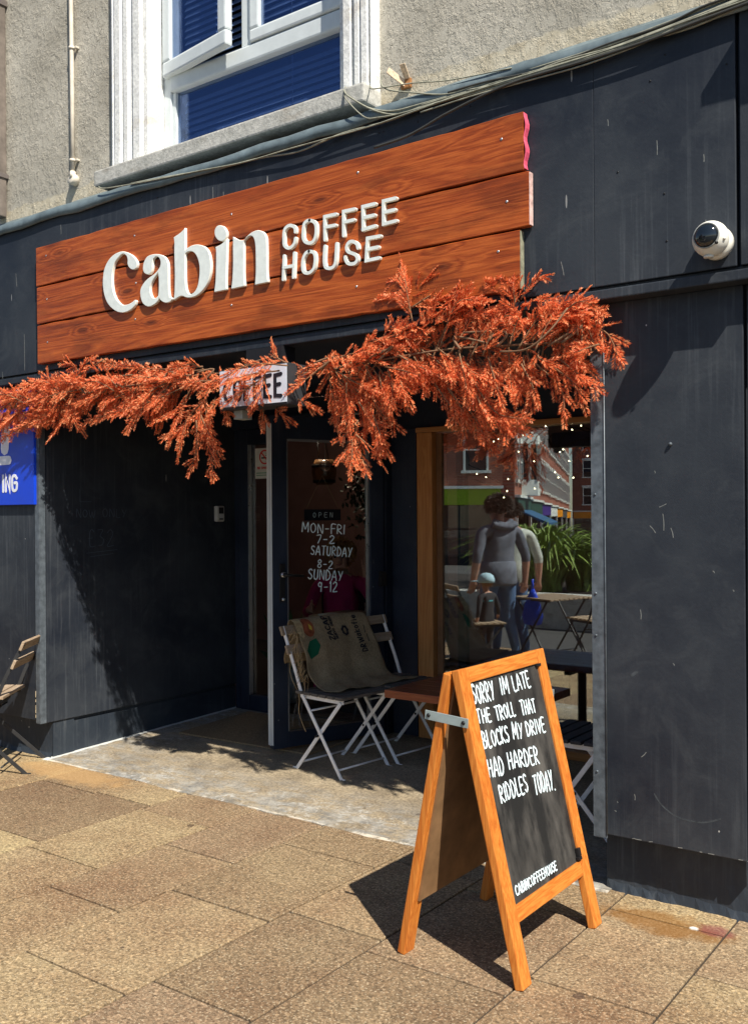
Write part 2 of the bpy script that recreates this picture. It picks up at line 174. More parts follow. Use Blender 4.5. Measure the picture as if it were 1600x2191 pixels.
def concrete_mat():
    N = NT('worn_concrete'); xyz = N.sep()
    n = N.noise(3, 7, .65); c = N.ramp(n, [(.3, (.16, .13, .092)), (.5, (.265, .215, .145)), (.72, (.35, .29, .20))])
    g = N.noise(70, 5, .7); c = N.mix(1., c, N.ramp(g, [(.3, .45), (.5, 1.), (.7, 1.55)]), 'MULTIPLY')
    # worn blue-grey and white paint towards the front edge and the left wall
    e1 = N.ramp(N.math('SUBTRACT', xyz[1], 3.735), [(0., 1.), (.22, .75), (.55, 0.)])
    e2 = N.ramp(N.math('ADD', xyz[0], 5.32), [(0., 1.), (.25, .6), (.8, .0)])
    e = N.math('MAXIMUM', N.math('MULTIPLY', e1, N.ramp(xyz[0], [(0., 1.), (1., 1.)])), e2)
    pn = N.noise(5, 8, .72, vec=N.map((1, 2.2, 1)))
    p = N.math('MULTIPLY', e, N.ramp(pn, [(.42, 0.), (.56, 1.)]))
    c = N.mix(N.math('MULTIPLY', p, .55), c, N.ramp(N.noise(9, 5, .7), [(.4, (.11, .135, .16)), (.62, (.40, .42, .42))]))
    wl = N.ramp(N.noise(26, 6, .75), [(.53, 0.), (.6, 1.)])
    w = N.math('MULTIPLY', N.math('MULTIPLY', e, N.ramp(N.noise(2.6, 4), [(.45, 0.), (.6, 1.)])), wl)
    c = N.mix(N.math('MULTIPLY', w, .6), c, (.60, .60, .57))
    lip = N.math('MULTIPLY', N.math('LESS_THAN', N.math('ADD', xyz[1], N.math('MULTIPLY', N.noise(20, 4), .02)), 3.760), N.ramp(N.noise(6, 6, .75), [(.47, 0.), (.58, .75)]))
    c = N.mix(lip, c, (.66, .60, .50))
    lw = N.math('MULTIPLY', N.math('LESS_THAN', N.math('ADD', xyz[0], N.math('MULTIPLY', N.noise(14, 4), .05)), -5.255), .85)
    c = N.mix(lw, c, (.62, .64, .62))
    dk = N.vor(7); dc = N.vor(7, out='Color')
    c = N.mix(N.math('MULTIPLY', N.math('MULTIPLY', N.math('LESS_THAN', dk, .1), N.math('GREATER_THAN', N.sep(dc)[0], .75)), .6), c, (.06, .04, .03))
    N.bump(N.math('ADD', g, n), .35, .006)
    return N.fin(c, .75, .3)
def render_mat():
    N = NT('weathered_render'); xyz = N.sep()
    n = N.noise(2.2, 6, .6); c = N.ramp(n, [(.3, (.33, .305, .25)), (.55, (.47, .44, .37)), (.75, (.58, .545, .46))])
    gr = N.noise(160, 3, .6); c = N.mix(1., c, N.ramp(gr, [(.3, .72), (.7, 1.25)]), 'MULTIPLY')
    warp = N.noise(7, 5, .6, col=True)
    wv = N.n('ShaderNodeVectorMath', operation='MULTIPLY_ADD'); N.l(warp, wv.inputs[0]); wv.inputs[1].default_value = (.28, .28, .28); N.l(N.tc, wv.inputs[2])
    cr = N.vor(5.5, vec=wv.outputs[0], feat='DISTANCE_TO_EDGE'); crk = N.ramp(cr, [(0., 1.), (.018, 0.)])
    crk = N.math('MULTIPLY', crk, N.ramp(N.noise(2.2, 3), [(.46, 0.), (.58, 1.)]))
    c = N.mix(N.math('MULTIPLY', crk, .35), c, (.07, .06, .05))
    # cream repair band along the foot of the wall
    bz = N.math('ADD', xyz[2], N.math('MULTIPLY', N.math('SUBTRACT', N.noise(6, 5, .65), .5), .12))
    band = N.ramp(N.math('SUBTRACT', 3.60, bz), [(0., 0.), (.012, 1.)])
    c = N.mix(N.math('MULTIPLY', band, .85), c, N.ramp(N.noise(11, 5, .6), [(.3, (.42, .36, .25)), (.6, (.62, .56, .43))]))
    pb = N.noise(30, 6, .7, vec=N.map((1, 1, .6))); lump = N.ramp(pb, [(.5, 0.), (.72, 1.)])
    h = N.math('SUBTRACT', N.math('ADD', N.math('ADD', N.math('MULTIPLY', lump, 1.5), N.math('MULTIPLY', N.ramp(N.noise(13, 7, .72), [(.48, 0.), (.75, 1.)]), 1.6)), N.math('MULTIPLY', gr, .12)), N.math('MULTIPLY', crk, 1.4))
    N.bump(h, .55, .012)
    return N.fin(c, .9, .15)
def glass_mat(name, base=.14, tint=(.9, .93, .95), gcol=(1, 1, 1), edge=.9):
    N = NT(name); N.t.nodes.remove(N.b)
    lw = N.n('ShaderNodeLayerWeight'); lw.inputs[0].default_value = .5
    f = N.math('ADD', N.math('MULTIPLY', N.math('POWER', lw.outputs['Facing'], 4.), edge-base), base)
    tr = N.n('ShaderNodeBsdfTransparent'); tr.inputs[0].default_value = (*tint, 1)
    gl = N.n('ShaderNodeBsdfGlossy'); gl.inputs[0].default_value = (*gcol, 1); gl.inputs[1].default_value = 0.0
    mx = N.n('ShaderNodeMixShader'); N.l(f, mx.inputs[0]); N.l(tr.outputs[0], mx.inputs[1]); N.l(gl.outputs[0], mx.inputs[2])
    N.l(mx.outputs[0], N.out.inputs[0]); return N.m
def needle_mat():
    N = NT('dried_needles'); r = N.rand(); n = N.noise(5, 4, .6)
    c = N.ramp(N.math('ADD', N.math('MULTIPLY', r, .55), N.math('MULTIPLY', n, .6)), [(.18, (.26, .055, .02)), (.33, (.62, .105, .034)), (.54, (.90, .225, .075)), (.84, (.95, .46, .22))])
    N.fin(c, .5, .35)
    t = N.n('ShaderNodeBsdfTranslucent'); N.l(c, t.inputs[0])
    mx = N.n('ShaderNodeMixShader'); mx.inputs[0].default_value = .42
    N.l(N.b.outputs[0], mx.inputs[1]); N.l(t.outputs[0], mx.inputs[2]); N.l(mx.outputs[0], N.out.inputs[0]); return N.m
def burlap_mat():
    N = NT('hessian_cloth')
    w1 = N.noise(1, 3, .6, vec=N.map((60, 420, 60))); w2 = N.noise(1, 3, .6, vec=N.map((420, 60, 420)))
    f = N.math('MULTIPLY', N.math('ADD', w1, w2), .5); n = N.noise(9, 5, .6)
    c = N.mix(1., N.ramp(n, [(.3, (.25, .18, .10)), (.7, (.36, .275, .165))]), N.ramp(f, [(.35, .55), (.65, 1.35)]), 'MULTIPLY')
    N.bump(f, .4, .004); return N.fin(c, .9, .1)
def brick_mat():
    N = NT('red_brick'); b = N.n('ShaderNodeTexBrick')
    r = N.n('ShaderNodeMapping'); N.l(N.tc, r.inputs[0]); r.inputs[2].default_value = (PI/2, 0, 0); N.l(r.outputs[0], b.inputs['Vector'])
    b.inputs['Color1'].default_value = (.36, .10, .055, 1); b.inputs['Color2'].default_value = (.25, .07, .042, 1); b.inputs['Mortar'].default_value = (.3, .25, .2, 1)
    b.inputs['Scale'].default_value = 1; b.inputs['Brick Width'].default_value = .22; b.inputs['Row Height'].default_value = .075; b.inputs['Mortar Size'].default_value = .008
    c = N.mix(N.ramp(N.noise(.6, 4), [(.3, 0.), (.7, .5)]), b.outputs[0], (.2, .06, .04)); return N.fin(c, .85, .2)
def chalkboard_mat():
    N = NT('blackboard_paint'); n = N.noise(1, 6, .65, vec=N.map((9, 9, 2.2))); m = N.noise(2.6, 3)
    c = N.mix(N.math('MULTIPLY', N.ramp(n, [(.42, 0.), (.75, .75)]), N.ramp(m, [(.35, .25), (.62, 1.)])), (.016, .016, .016), (.17, .16, .145))
    N.bump(N.noise(70, 3), .1, .003); return N.fin(c, .6, .3)
def stone_mat(name, a, b, stain=(.2, .14, .08)):
    N = NT(name); n = N.noise(9, 6, .65); c = N.ramp(n, [(.3, a), (.7, b)]); g = N.noise(60, 4, .7)
    c = N.mix(1., c, N.ramp(g, [(.3, .75), (.7, 1.25)]), 'MULTIPLY')
    c = N.mix(N.ramp(N.noise(3, 4, .6, vec=N.map((1, 1, 3))), [(.56, 0.), (.72, .6)]), c, stain)
    N.bump(N.math('ADD', g, n), .5, .006); return N.fin(c, .85, .2)
def flat(name, col, rough=.6): return plain(name, col, rough, .3, 0, .06, 20, 0)
def emit(name, col, s):
    N = NT(name); N.put(N.b.inputs['Emission Color'], col); N.b.inputs['Emission Strength'].default_value = s; return N.fin(col, .5)

MT = dict(
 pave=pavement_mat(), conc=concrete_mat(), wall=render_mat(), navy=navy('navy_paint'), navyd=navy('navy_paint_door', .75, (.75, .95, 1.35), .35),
 base=navy('navy_paint_base', 1.0, (.95, 1.05, 1.1), 1.3), trim=plain('painted_steel_angle', (.10, .12, .14), .45, .5, .2, .35, 30),
 sign=wood('sign_timber', 'x', (.12, .022, .006), (.31, .057, .010), (.52, .125, .024), 9., .5, .42, patch=.4),
 signend=wood('sign_end_grain', 'y', (.2, .12, .06), (.45, .32, .2), (.6, .45, .3), 30),
 pink=plain('pink_tape', (.72, .10, .18), .45), pinkw=plain('worn_pink_tape', (.62, .42, .38), .6, .3, 0, .4, 40), greyend=plain('grey_end_grain', (.24, .24, .17), .8, .2, 0, .35, 40),
 oakz=wood('oak_upright', 'z', (.30, .070, .011), (.48, .140, .020), (.64, .24, .044), 16., .9, .5, False, .15),
 oaky=wood('oak_rail', 'y', (.30, .070, .011), (.48, .140, .020), (.64, .24, .044), 16., .9, .5, False, .15),
 hard=plain('brown_hardboard', (.20, .115, .055), .7, .2, 0, .25, 12), black=chalkboard_mat(),
 chalk=plain('chalk_ink', (.72, .86, .92), .8, .1, 0, .12, 60), ink=flat('dark_ink', (.012, .012, .02)),
 strap=plain('grey_steel', (.33, .40, .40), .5, .5, .3), clip=flat('black_plastic', (.012, .012, .013), .45),
 letter=plain('white_letter', (.74, .79, .76), .45, .4, 0, .08, 25), letteredge=plain('letter_edge', (.84, .83, .74), .5),
 upvc=plain('white_plastic', (.62, .67, .68), .35, .5, 0, .06), stucco=stone_mat('painted_moulding', (.66, .67, .66), (.82, .82, .79), (.50, .45, .38)),
 sill=stone_mat('stone_sill', (.36, .36, .33), (.55, .54, .50)), lead=plain('lead_sheet', (.155, .20, .215), .5, .5, .25, .3, 9, .2),
 glass=glass_mat('window_glass', .28, (.86, .90, .90), (.95, 1, 1)), doorglass=glass_mat('door_glass', .055, (.82, .84, .84), (1, 1, 1), .7), skyglass=glass_mat('upper_glass', .17, (.86, .9, .95), (.26, .38, .70)),
 blind=plain('blue_blind', (.10, .15, .27), .5), pipe=plain('cream_pipe', (.66, .60, .50), .5, .4, 0, .15), rust=plain('rusty_lug', (.68, .52, .36), .7, .3, 0, .35, 60),
 cable=plain('grey_cable', (.27, .27, .21), .6, .3, 0, .3, 30), cablek=plain('dark_cable', (.05, .05, .045), .5),
 needle=needle_mat(), twig=plain('dried_twig', (.22, .12, .065), .85, .2), white=plain('white_paint', (.80, .80, .80), .45, .4, 0, .08, 30),
 slat=wood('weathered_slat', 'y', (.035, .032, .03), (.085, .075, .066), (.17, .15, .13), 22., 1.5, .7, False, .4), slatl=wood('pale_slat', 'y', (.16, .11, .07), (.30, .22, .145), (.44, .34, .24), 22., 1.5, .7, True, .4),
 slatb=wood('charcoal_slat', 'y', (.012, .013, .018), (.025, .027, .035), (.05, .052, .06), 22., 1.5, .6, False, .3),
 tbl=wood('red_table_wood', 'x', (.13, .032, .014), (.24, .066, .027), (.33, .105, .045), 14., .8, .35, False, .15),
 burlap=burlap_mat(), straw=plain('straw_fibre', (.42, .30, .16), .9, .1, 0, .3, 30), leafp=plain('green_print', (.012, .10, .05), .8, .1), fruit=plain('red_print', (.26, .075, .035), .8, .1, 0, .5, 30), yell=plain('yellow_print', (.55, .38, .05), .8), ochre=plain('ochre_print', (.46, .34, .18), .8, .1, 0, .4, 60),
 blackm=plain('black_steel', (.035, .036, .038), .5, .4, .2), blue=plain('blue_sign_face', (.005, .05, .58), .35, .5, 0, .05), bluew=plain('sign_white', (.78, .80, .84), .5),
 cctv=plain('camera_housing', (.74, .73, .66), .4, .5, 0, .05), dome=NT('smoked_dome').fin((.008, .012, .016), .04, .8),
 pine=wood('pine_post', 'z', (.28, .10, .026), (.42, .17, .046), (.54, .25, .08), 10., .7, .5, True, .2), pinex=wood('pine_bead', 'x', (.28, .10, .03), (.40, .17, .05), (.5, .24, .08), 10.),
 inner=plain('pink_plaster', (.26, .15, .145), .8, .15, 0, .2, 3), floor=plain('dark_floor', (.07, .055, .045), .6), mat=plain('coir_mat', (.24, .175, .105), .95, .05, 0, .35, 90, .5),
 dark=flat('dark_void', (.012, .012, .015)), skin=plain('skin', (.50, .27, .19), .55, .3, 0, .1, 20), hair=plain('brown_hair', (.035, .02, .013), .6, .3, 0, .5, 80), hoodie=plain('grey_hoodie', (.15, .165, .205), .95, .05, 0, .3, 14, .8), denim=plain('pale_denim', (.10, .17, .31), .85, .1, 0, .2, 60),
 tee=plain('white_cotton', (.52, .55, .50), .85, .1, 0, .2, 14, .6), cap=plain('pale_blue_cap', (.42, .62, .72), .8), dk=plain('charcoal_cotton', (.03, .03, .035), .85), turq=plain('turquoise_cotton', (.12, .50, .58), .8), mag=plain('magenta_cotton', (.36, .012, .10), .85), bag=plain('blue_polythene', (.01, .06, .62), .35), gold=plain('fair_hair', (.36, .19, .07), .6),
 brick=brick_mat(), tar=stone_mat('asphalt', (.055, .055, .055), (.085, .083, .08), (.05, .05, .05)), leaf=plain('strap_leaf', (.19, .27, .05), .45, .4, 0, .5, 12), soil=plain('dark_soil', (.03, .022, .016), .95), lime=plain('lime_fascia', (.34, .46, .01), .4), cream=plain('cream_frame', (.70, .72, .66), .5), teal=plain('blue_awning', (.02, .09, .19), .6), purple=plain('purple_fascia', (.05, .02, .20), .5), orange=plain('orange_fascia', (.85, .30, .01), .4), green=plain('green_fascia', (.02, .07, .05), .5), slate=plain('slate_roof', (.07, .07, .08), .8),
 bulb=emit('warm_bulb', (1, .82, .5), 9.), clear=glass_mat('bulb_glass', .2), cask=wood('cask_stave', 'z', (.10, .045, .02), (.20, .09, .035), (.3, .15, .06), 16.), paper=plain('paper', (.62, .63, .60), .7), redp=flat('red_print_ink', (.62, .03, .03)), greenp=flat('green_print_ink', (.03, .25, .12)), metal=plain('satin_metal', (.55, .56, .57), .3, .5, .8), navyt=plain('blue_table_top', (.03, .055, .13), .3))

# ------------------------------------------------------------ objects
def empty(name, loc=(0, 0, 0), rz=0):
    o = bpy.data.objects.new(name, None); COL.objects.link(o); o.location = loc; o.rotation_euler = (0, 0, rz); o.empty_display_size = .1
    return o
def thing(name, label, cat, loc=(0, 0, 0), rz=0, group=None):
    return tag(empty(name, loc, rz), label, cat, group)
def tag(o, label, cat, group=None):
    o['label'] = label; o['category'] = cat
    if group: o['group'] = group
    return o
def copy_tree(o, parent=None):
    c = o.copy(); COL.objects.link(c)
    if parent: c.parent = parent
    for ch in [x for x in bpy.data.objects if x.parent == o]: copy_tree(ch, c)
    return c
class MB:
    def __init__(s): s.v = []; s.f = []; s.mi = []; s.k = 0; s.sm = []
    def add(s, vs, fs, smooth=False):
        b = len(s.v); s.v += [tuple(x) for x in vs]
        for f in fs: s.f.append([b+i for i in f]); s.mi.append(s.k); s.sm.append(smooth)
        return s
    def box(s, x0, x1, y0, y1, z0, z1, bev=0., rot=None, piv=None):
        if bev <= 0:
            vs = [(x, y, z) for z in (z0, z1) for y in (y0, y1) for x in (x0, x1)]
            fs = [(0, 2, 3, 1), (4, 5, 7, 6), (0, 1, 5, 4), (2, 6, 7, 3), (0, 4, 6, 2), (1, 3, 7, 5)]
        else:
            bm = bmesh.new(); bmesh.ops.create_cube(bm, size=1)
            bmesh.ops.scale(bm, vec=(x1-x0, y1-y0, z1-z0), verts=bm.verts); bmesh.ops.translate(bm, vec=((x0+x1)/2, (y0+y1)/2, (z0+z1)/2), verts=bm.verts)
            bmesh.ops.bevel(bm, geom=list(bm.edges), offset=min(bev, .45*min(abs(x1-x0), abs(y1-y0), abs(z1-z0))), segments=2, affect='EDGES', profile=.6)
            bm.verts.index_update(); vs = [v.co.copy() for v in bm.verts]; fs = [[v.index for v in f.verts] for f in bm.faces]; bm.free()
        if rot is not None:
            p = Vector(piv); vs = [p + rot @ (Vector(v)-p) for v in vs]
        return s.add(vs, fs)
    def bar(s, a, b, w, t, up=(0, 1, 0), bev=0.):
        a, b = Vector(a), Vector(b); d = (b-a); L = d.length; d.normalize(); u = Vector(up); u = (u - d*u.dot(d)).normalized(); n = d.cross(u)
        m = MB(); m.box(0, L, -w/2, w/2, -t/2, t/2, bev)
        return s.add([a + d*v[0] + u*v[1] + n*v[2] for v in m.v], m.f)
    def tube(s, pts, r, seg=8, cap=True, smooth=True):
        pts = [Vector(p) for p in pts]; rs = r if isinstance(r, (list, tuple)) else [r]*len(pts); vs = []; fs = []
        n0 = None
        for i, p in enumerate(pts):
            d = (pts[min(i+1, len(pts)-1)] - pts[max(i-1, 0)]).normalized()
            if n0 is None: n0 = d.orthogonal().normalized()
            n0 = (n0 - d*n0.dot(d)).normalized(); b = d.cross(n0)
            for k in range(seg):
                a = 2*PI*k/seg; vs.append(p + (n0*math.cos(a) + b*math.sin(a))*rs[i])
        for i in range(len(pts)-1):
            for k in range(seg):
                k2 = (k+1) % seg; fs.append((i*seg+k, i*seg+k2, (i+1)*seg+k2, (i+1)*seg+k))
        if cap: fs.append(tuple(range(seg-1, -1, -1))); fs.append(tuple(range((len(pts)-1)*seg, len(pts)*seg)))
        return s.add(vs, fs, smooth)
    def lathe(s, prof, seg=24, M=None, smooth=True):
        vs = []; fs = []
        for r, z in prof:
            for k in range(seg): vs.append(Vector((r*math.cos(2*PI*k/seg), r*math.sin(2*PI*k/seg), z)))
        for i in range(len(prof)-1):
            for k in range(seg): k2 = (k+1) % seg; fs.append((i*seg+k, i*seg+k2, (i+1)*seg+k2, (i+1)*seg+k))
        fs.append(tuple(range(seg-1, -1, -1))); fs.append(tuple(range((len(prof)-1)*seg, len(prof)*seg)))
        if M is not None: vs = [M @ v for v in vs]
        return s.add(vs, fs, smooth)
    def ball(s, c, r, seg=12, rings=8, sc=(1, 1, 1)):
        prof = [(max(1e-4, math.sin(PI*i/rings)), -math.cos(PI*i/rings)) for i in range(rings+1)]
        return s.lathe(prof, seg, Matrix.Translation(c) @ Matrix.Diagonal((r*sc[0], r*sc[1], r*sc[2], 1)))
    def prism(s, poly, fn):   # 2D polygon; fn(u,v,h) -> 3D for h=0 front, 1 back
        n = len(poly); vs = [fn(u, v, 0) for u, v in poly] + [fn(u, v, 1) for u, v in poly]
        return s.add(vs, [tuple(range(n)), tuple(range(2*n-1, n-1, -1))] + [(i, n+i, n+(i+1) % n, (i+1) % n) for i in range(n)])
    def obj(s, name, mats, parent=None, smooth=None):
        me = bpy.data.meshes.new(name); me.from_pydata([tuple(v) for v in s.v], [], s.f); me.update()
        mats = mats if isinstance(mats, (list, tuple)) else [mats]
        for m in mats: me.materials.append(MT[m] if isinstance(m, str) else m)
        me.polygons.foreach_set('material_index', [min(k, len(mats)-1) for k in s.mi])
        me.polygons.foreach_set('use_smooth', [bool(x) if smooth is None else smooth for x in s.sm]); me.update()
        bm = bmesh.new(); bm.from_mesh(me)
        if len(bm.faces) < 60000: bmesh.ops.recalc_face_normals(bm, faces=bm.faces); bm.to_mesh(me)
        bm.free()
        o = bpy.data.objects.new(name, me); COL.objects.link(o)
        if parent: o.parent = parent
        return o
def hang(o, parent):   # parent a mesh that is written in world coordinates
    o.parent = parent; p = parent; m = Matrix.Identity(4)
    while p: m = (Matrix.Translation(p.location) @ Matrix.Rotation(p.rotation_euler[2], 4, 'Z')) @ m if p.parent is None else m; p = p.parent
    o.matrix_parent_inverse = m.inverted(); return o
def structure(o): o['kind'] = 'structure'; return o

def smooth_line(p, n=6):
    p = [Vector(x) for x in p]
    if len(p) < 3: return p
    out = []
    for i in range(len(p)-1):
        a, b, c, d = p[max(i-1, 0)], p[i], p[i+1], p[min(i+2, len(p)-1)]
        for k in range(n):
            t = k/n; out.append(.5*((2*b) + (c-a)*t + (2*a-5*b+4*c-d)*t*t + (3*b-a-3*c+d)*t*t*t))
    out.append(p[-1]); return out
# stroke lettering: each glyph is a list of polylines in a box 1 high
GL = {
'A': (.62, [[(0, 0), (.31, 1), (.62, 0)], [(.12, .34), (.5, .34)]]), 'B': (.55, [[(.05, 0), (.05, 1), (.35, .95), (.42, .75), (.3, .55), (.05, .52), (.42, .45), (.52, .25), (.38, .03), (.02, 0)]]),
'C': (.55, [[(.52, .85), (.35, 1), (.12, .85), (.03, .5), (.12, .12), (.35, 0), (.55, .12)]]), 'D': (.58, [[(.05, 0), (.05, 1), (.35, .9), (.55, .55), (.45, .18), (.25, .02), (.03, 0)]]),
'E': (.48, [[(.48, 1), (.05, .96), (.05, .03), (.48, 0)], [(.05, .52), (.4, .54)]]), 'F': (.48, [[(.5, 1), (.05, .97), (.05, 0)], [(.05, .52), (.4, .54)]]), 'G': (.6, [[(.55, .85), (.35, 1), (.1, .85), (.03, .5), (.12, .1), (.38, 0), (.57, .15), (.57, .45), (.35, .45)]]),
'H': (.58, [[(.05, 1), (.05, 0)], [(.53, 1), (.53, 0)], [(.05, .5), (.53, .52)]]), 'I': (.12, [[(.06, 1), (.06, 0)]]), 'K': (.52, [[(.05, 1), (.05, 0)], [(.48, .95), (.08, .45), (.52, 0)]]), 'L': (.46, [[(.05, 1), (.05, .02), (.46, 0)]]),
'M': (.72, [[(.03, 0), (.08, 1), (.36, .3), (.64, 1), (.69, 0)]]), 'N': (.6, [[(.05, 0), (.05, 1), (.55, 0), (.55, 1)]]), 'O': (.6, [[(.3, 1), (.08, .8), (.04, .45), (.15, .1), (.32, 0), (.5, .15), (.57, .5), (.48, .85), (.3, 1)]]), 'P': (.52, [[(.05, 0), (.05, 1), (.38, .95), (.5, .75), (.38, .52), (.05, .48)]]),
'R': (.55, [[(.05, 0), (.05, 1), (.36, .96), (.48, .76), (.34, .55), (.06, .48), (.54, 0)]]), 'S': (.5, [[(.46, .88), (.28, 1), (.08, .86), (.1, .64), (.34, .46), (.46, .26), (.36, .05), (.18, 0), (.03, .12)]]), 'T': (.55, [[(0, .97), (.55, 1)], [(.28, .98), (.28, 0)]]), 'U': (.56, [[(.05, 1), (.05, .3), (.15, .05), (.32, 0), (.46, .12), (.5, .35), (.5, 1)]]),
'V': (.56, [[(.02, 1), (.28, 0), (.54, 1)]]), 'W': (.8, [[(0, 1), (.2, 0), (.4, .8), (.6, 0), (.8, 1)]]), 'Y': (.56, [[(.02, 1), (.28, .48)], [(.55, 1), (.2, 0)]]), 'Z': (.54, [[(.02, 1), (.52, 1), (.02, 0), (.54, 0)]]),
'0': (.5, [[(.25, 1), (.05, .6), (.08, .2), (.25, 0), (.45, .3), (.42, .8), (.25, 1)]]), '1': (.18, [[(.02, .85), (.12, 1), (.12, 0)]]), '2': (.5, [[(.05, .8), (.25, 1), (.45, .8), (.35, .5), (.03, 0), (.5, .02)]]), '3': (.5, [[(.05, .95), (.4, .95), (.2, .58), (.45, .4), (.35, .06), (.05, .05)]]), '7': (.5, [[(.03, 1), (.48, 1), (.18, 0)]]), '8': (.5, [[(.25, .52), (.06, .75), (.25, 1), (.43, .78), (.25, .52), (.04, .25), (.25, 0), (.47, .25), (.25, .52)]]), '9': (.48, [[(.42, .75), (.24, 1), (.05, .75), (.2, .52), (.42, .62), (.42, .9), (.38, 0)]]),
'-': (.5, [[(.08, .48), (.42, .5)]]), '.': (.14, [[(.06, .02), (.08, .0)]]), "'": (.1, [[(.06, 1), (.04, .8)]]), ' ': (.4, []), '£': (.5, [[(.45, .85), (.3, 1), (.15, .8), (.15, .05), (.5, 0)], [(.02, .48), (.35, .5)]]),
'a': (.48, [[(.44, .6), (.2, .66), (.04, .35), (.15, .02), (.44, .25)], [(.44, .64), (.44, 0)]]), 'k': (.44, [[(.05, 1), (.05, 0)], [(.4, .62), (.06, .3), (.44, 0)]]), 'o': (.5, [[(.25, .66), (.05, .33), (.25, 0), (.46, .33), (.25, .66)]]), 'f': (.34, [[(.34, .98), (.16, .9), (.14, 0)], [(.0, .6), (.32, .6)]]), 'i': (.14, [[(.07, .64), (.07, 0)], [(.07, .88), (.07, .92)]]), 'e': (.46, [[(.05, .34), (.43, .36), (.25, .66), (.04, .34), (.2, .01), (.43, .12)]]), 'w': (.66, [[(0, .64), (.16, 0), (.33, .55), (.5, 0), (.66, .64)]]),
}
def ribbon(mb, pts, w, fn, h0, n=5, sm=True, th=.0016):
    """a thick pen stroke along 2D pts; fn(u, v, height) -> 3D"""
    P = [Vector((p[0], p[1], 0)) for p in pts]
    if sm and len(P) > 2: P = smooth_line(P, n)
    L = []; R = []
    for i, p in enumerate(P):
        d0 = (P[i]-P[i-1]).normalized() if i else None; d1 = (P[i+1]-P[i]).normalized() if i < len(P)-1 else None
        d0 = d0 or d1; d1 = d1 or d0; d = (d0+d1); d = d.normalized() if d.length > 1e-6 else d1
        nrm = Vector((-d.y, d.x, 0)); c = max(.5, nrm.dot(Vector((-d1.y, d1.x, 0)))); L.append(p+nrm*w/2/c); R.append(p-nrm*w/2/c)
    d = (P[1]-P[0]).normalized(); e = (P[-1]-P[-2]).normalized()
    nd = Vector((-d.y, d.x, 0)); ne = Vector((-e.y, e.x, 0))
    capA = [P[0]+(-d*math.cos(a)+nd*math.sin(a))*w/2 for a in (-.9, 0, .9)]; capB = [P[-1]+(e*math.cos(a)+ne*math.sin(a))*w/2 for a in (.9, 0, -.9)]
    m = len(P); vs = []; fs = []
    for hh in (h0+th, h0):
        vs += [fn(q.x, q.y, hh) for q in L] + [fn(q.x, q.y, hh) for q in R] + [fn(q.x, q.y, hh) for q in capA] + [fn(q.x, q.y, hh) for q in capB]
    K = 2*m+6
    for i in range(m-1): fs.append((i, i+1, m+i+1, m+i))
    fs.append((m, 2*m, 2*m+1, 2*m+2, 0)); fs.append((m-1, 2*m+3, 2*m+4, 2*m+5, 2*m-1))
    loop = list(range(m)) + [2*m+3, 2*m+4, 2*m+5] + list(range(2*m-1, m-1, -1)) + [2*m, 2*m+1, 2*m+2]
    for i in range(len(loop)): a, b = loop[i], loop[(i+1) % len(loop)]; fs.append((a, a+K, b+K, b))
    mb.add(vs, fs)
def write(mb, text, a, b, h, w, fn, h0=.0006, jit=.03, slant=0., seed=1):
    """hand-letter text from a to b (baseline ends, 2D) with letter height h and pen width w"""
    r = random.Random(seed); a = Vector((*a, 0)); b = Vector((*b, 0)); d = b-a; L = d.length; d.normalize(); n = Vector((-d.y, d.x, 0))
    gap = .2; tot = sum(GL[c][0] for c in text)*1. + gap*(len(text)-1); sx = L/tot; x = 0; k = 0
    for c in text:
        gw, strokes = GL[c]; dy = r.uniform(-jit, jit)*h; hs = 1+r.uniform(-jit, jit)*1.5
        for s_ in strokes:
            pts = []
            for (u, v) in s_:
                q = a + d*((x+u+slant*v)*sx + r.uniform(-.3, .3)*jit*h*.4) + n*(v*h*hs+dy); pts.append((q.x, q.y))
            ribbon(mb, pts, w*r.uniform(.9, 1.12), fn, h0 + k*.00012, 4); k += 1
        x += gw+gap
    return mb
def hang(o, parent):
    o.parent = parent
    o.matrix_parent_inverse = Matrix.Translation(-parent.location) if parent.parent is None else Matrix.Identity(4)
    return o
# ------------------------------------------------------------ ground
def floor_z(y): return .006 + .046*max(0, min(1, (y-3.735)/1.7))
mb = MB()
xs = [-9.3, -8.8, -8.27, -7.8, -7.27, -6.82, -6.29, -5.85, -5.4, -4.93, -4.455, -4.01, -3.492, -3.045, -2.502, -2.057, -1.498, -1.057, -.53, -.09, .44, .9, 1.43, 1.88]
off = {-4.01: 2.71, -3.492: 2.468, -3.045: 2.052, -2.502: 2.167, -2.057: 2.753, -1.498: 2.908, -1.057: 3.24}
r = random.Random(3)
for i in range(len(xs)-1):
    x0, x1 = xs[i], xs[i+1]; y = off.get(x0, 2.2 + r.random()*.6); st = .685 if x0 != -3.492 else .632
    while y > 1.1: y -= st
    while y < 3.8:
        a, b = max(y, 1.1), min(y+st, 3.84); g = .0048
        if b-a > .06:
            dz = r.uniform(-.0012, .0012); mb.box(x0+g, x1-g, a+g, b-g, -.06, dz, .003)
        y += st
o = structure(mb.obj('pavement', 'pave'))
mb = MB(); mb.box(-9.3, 1.9, 1.05, 3.85, -.1, -.007); structure(mb.obj('pavement_bed', plain('joint_mortar', (.045, .034, .024), .95)))
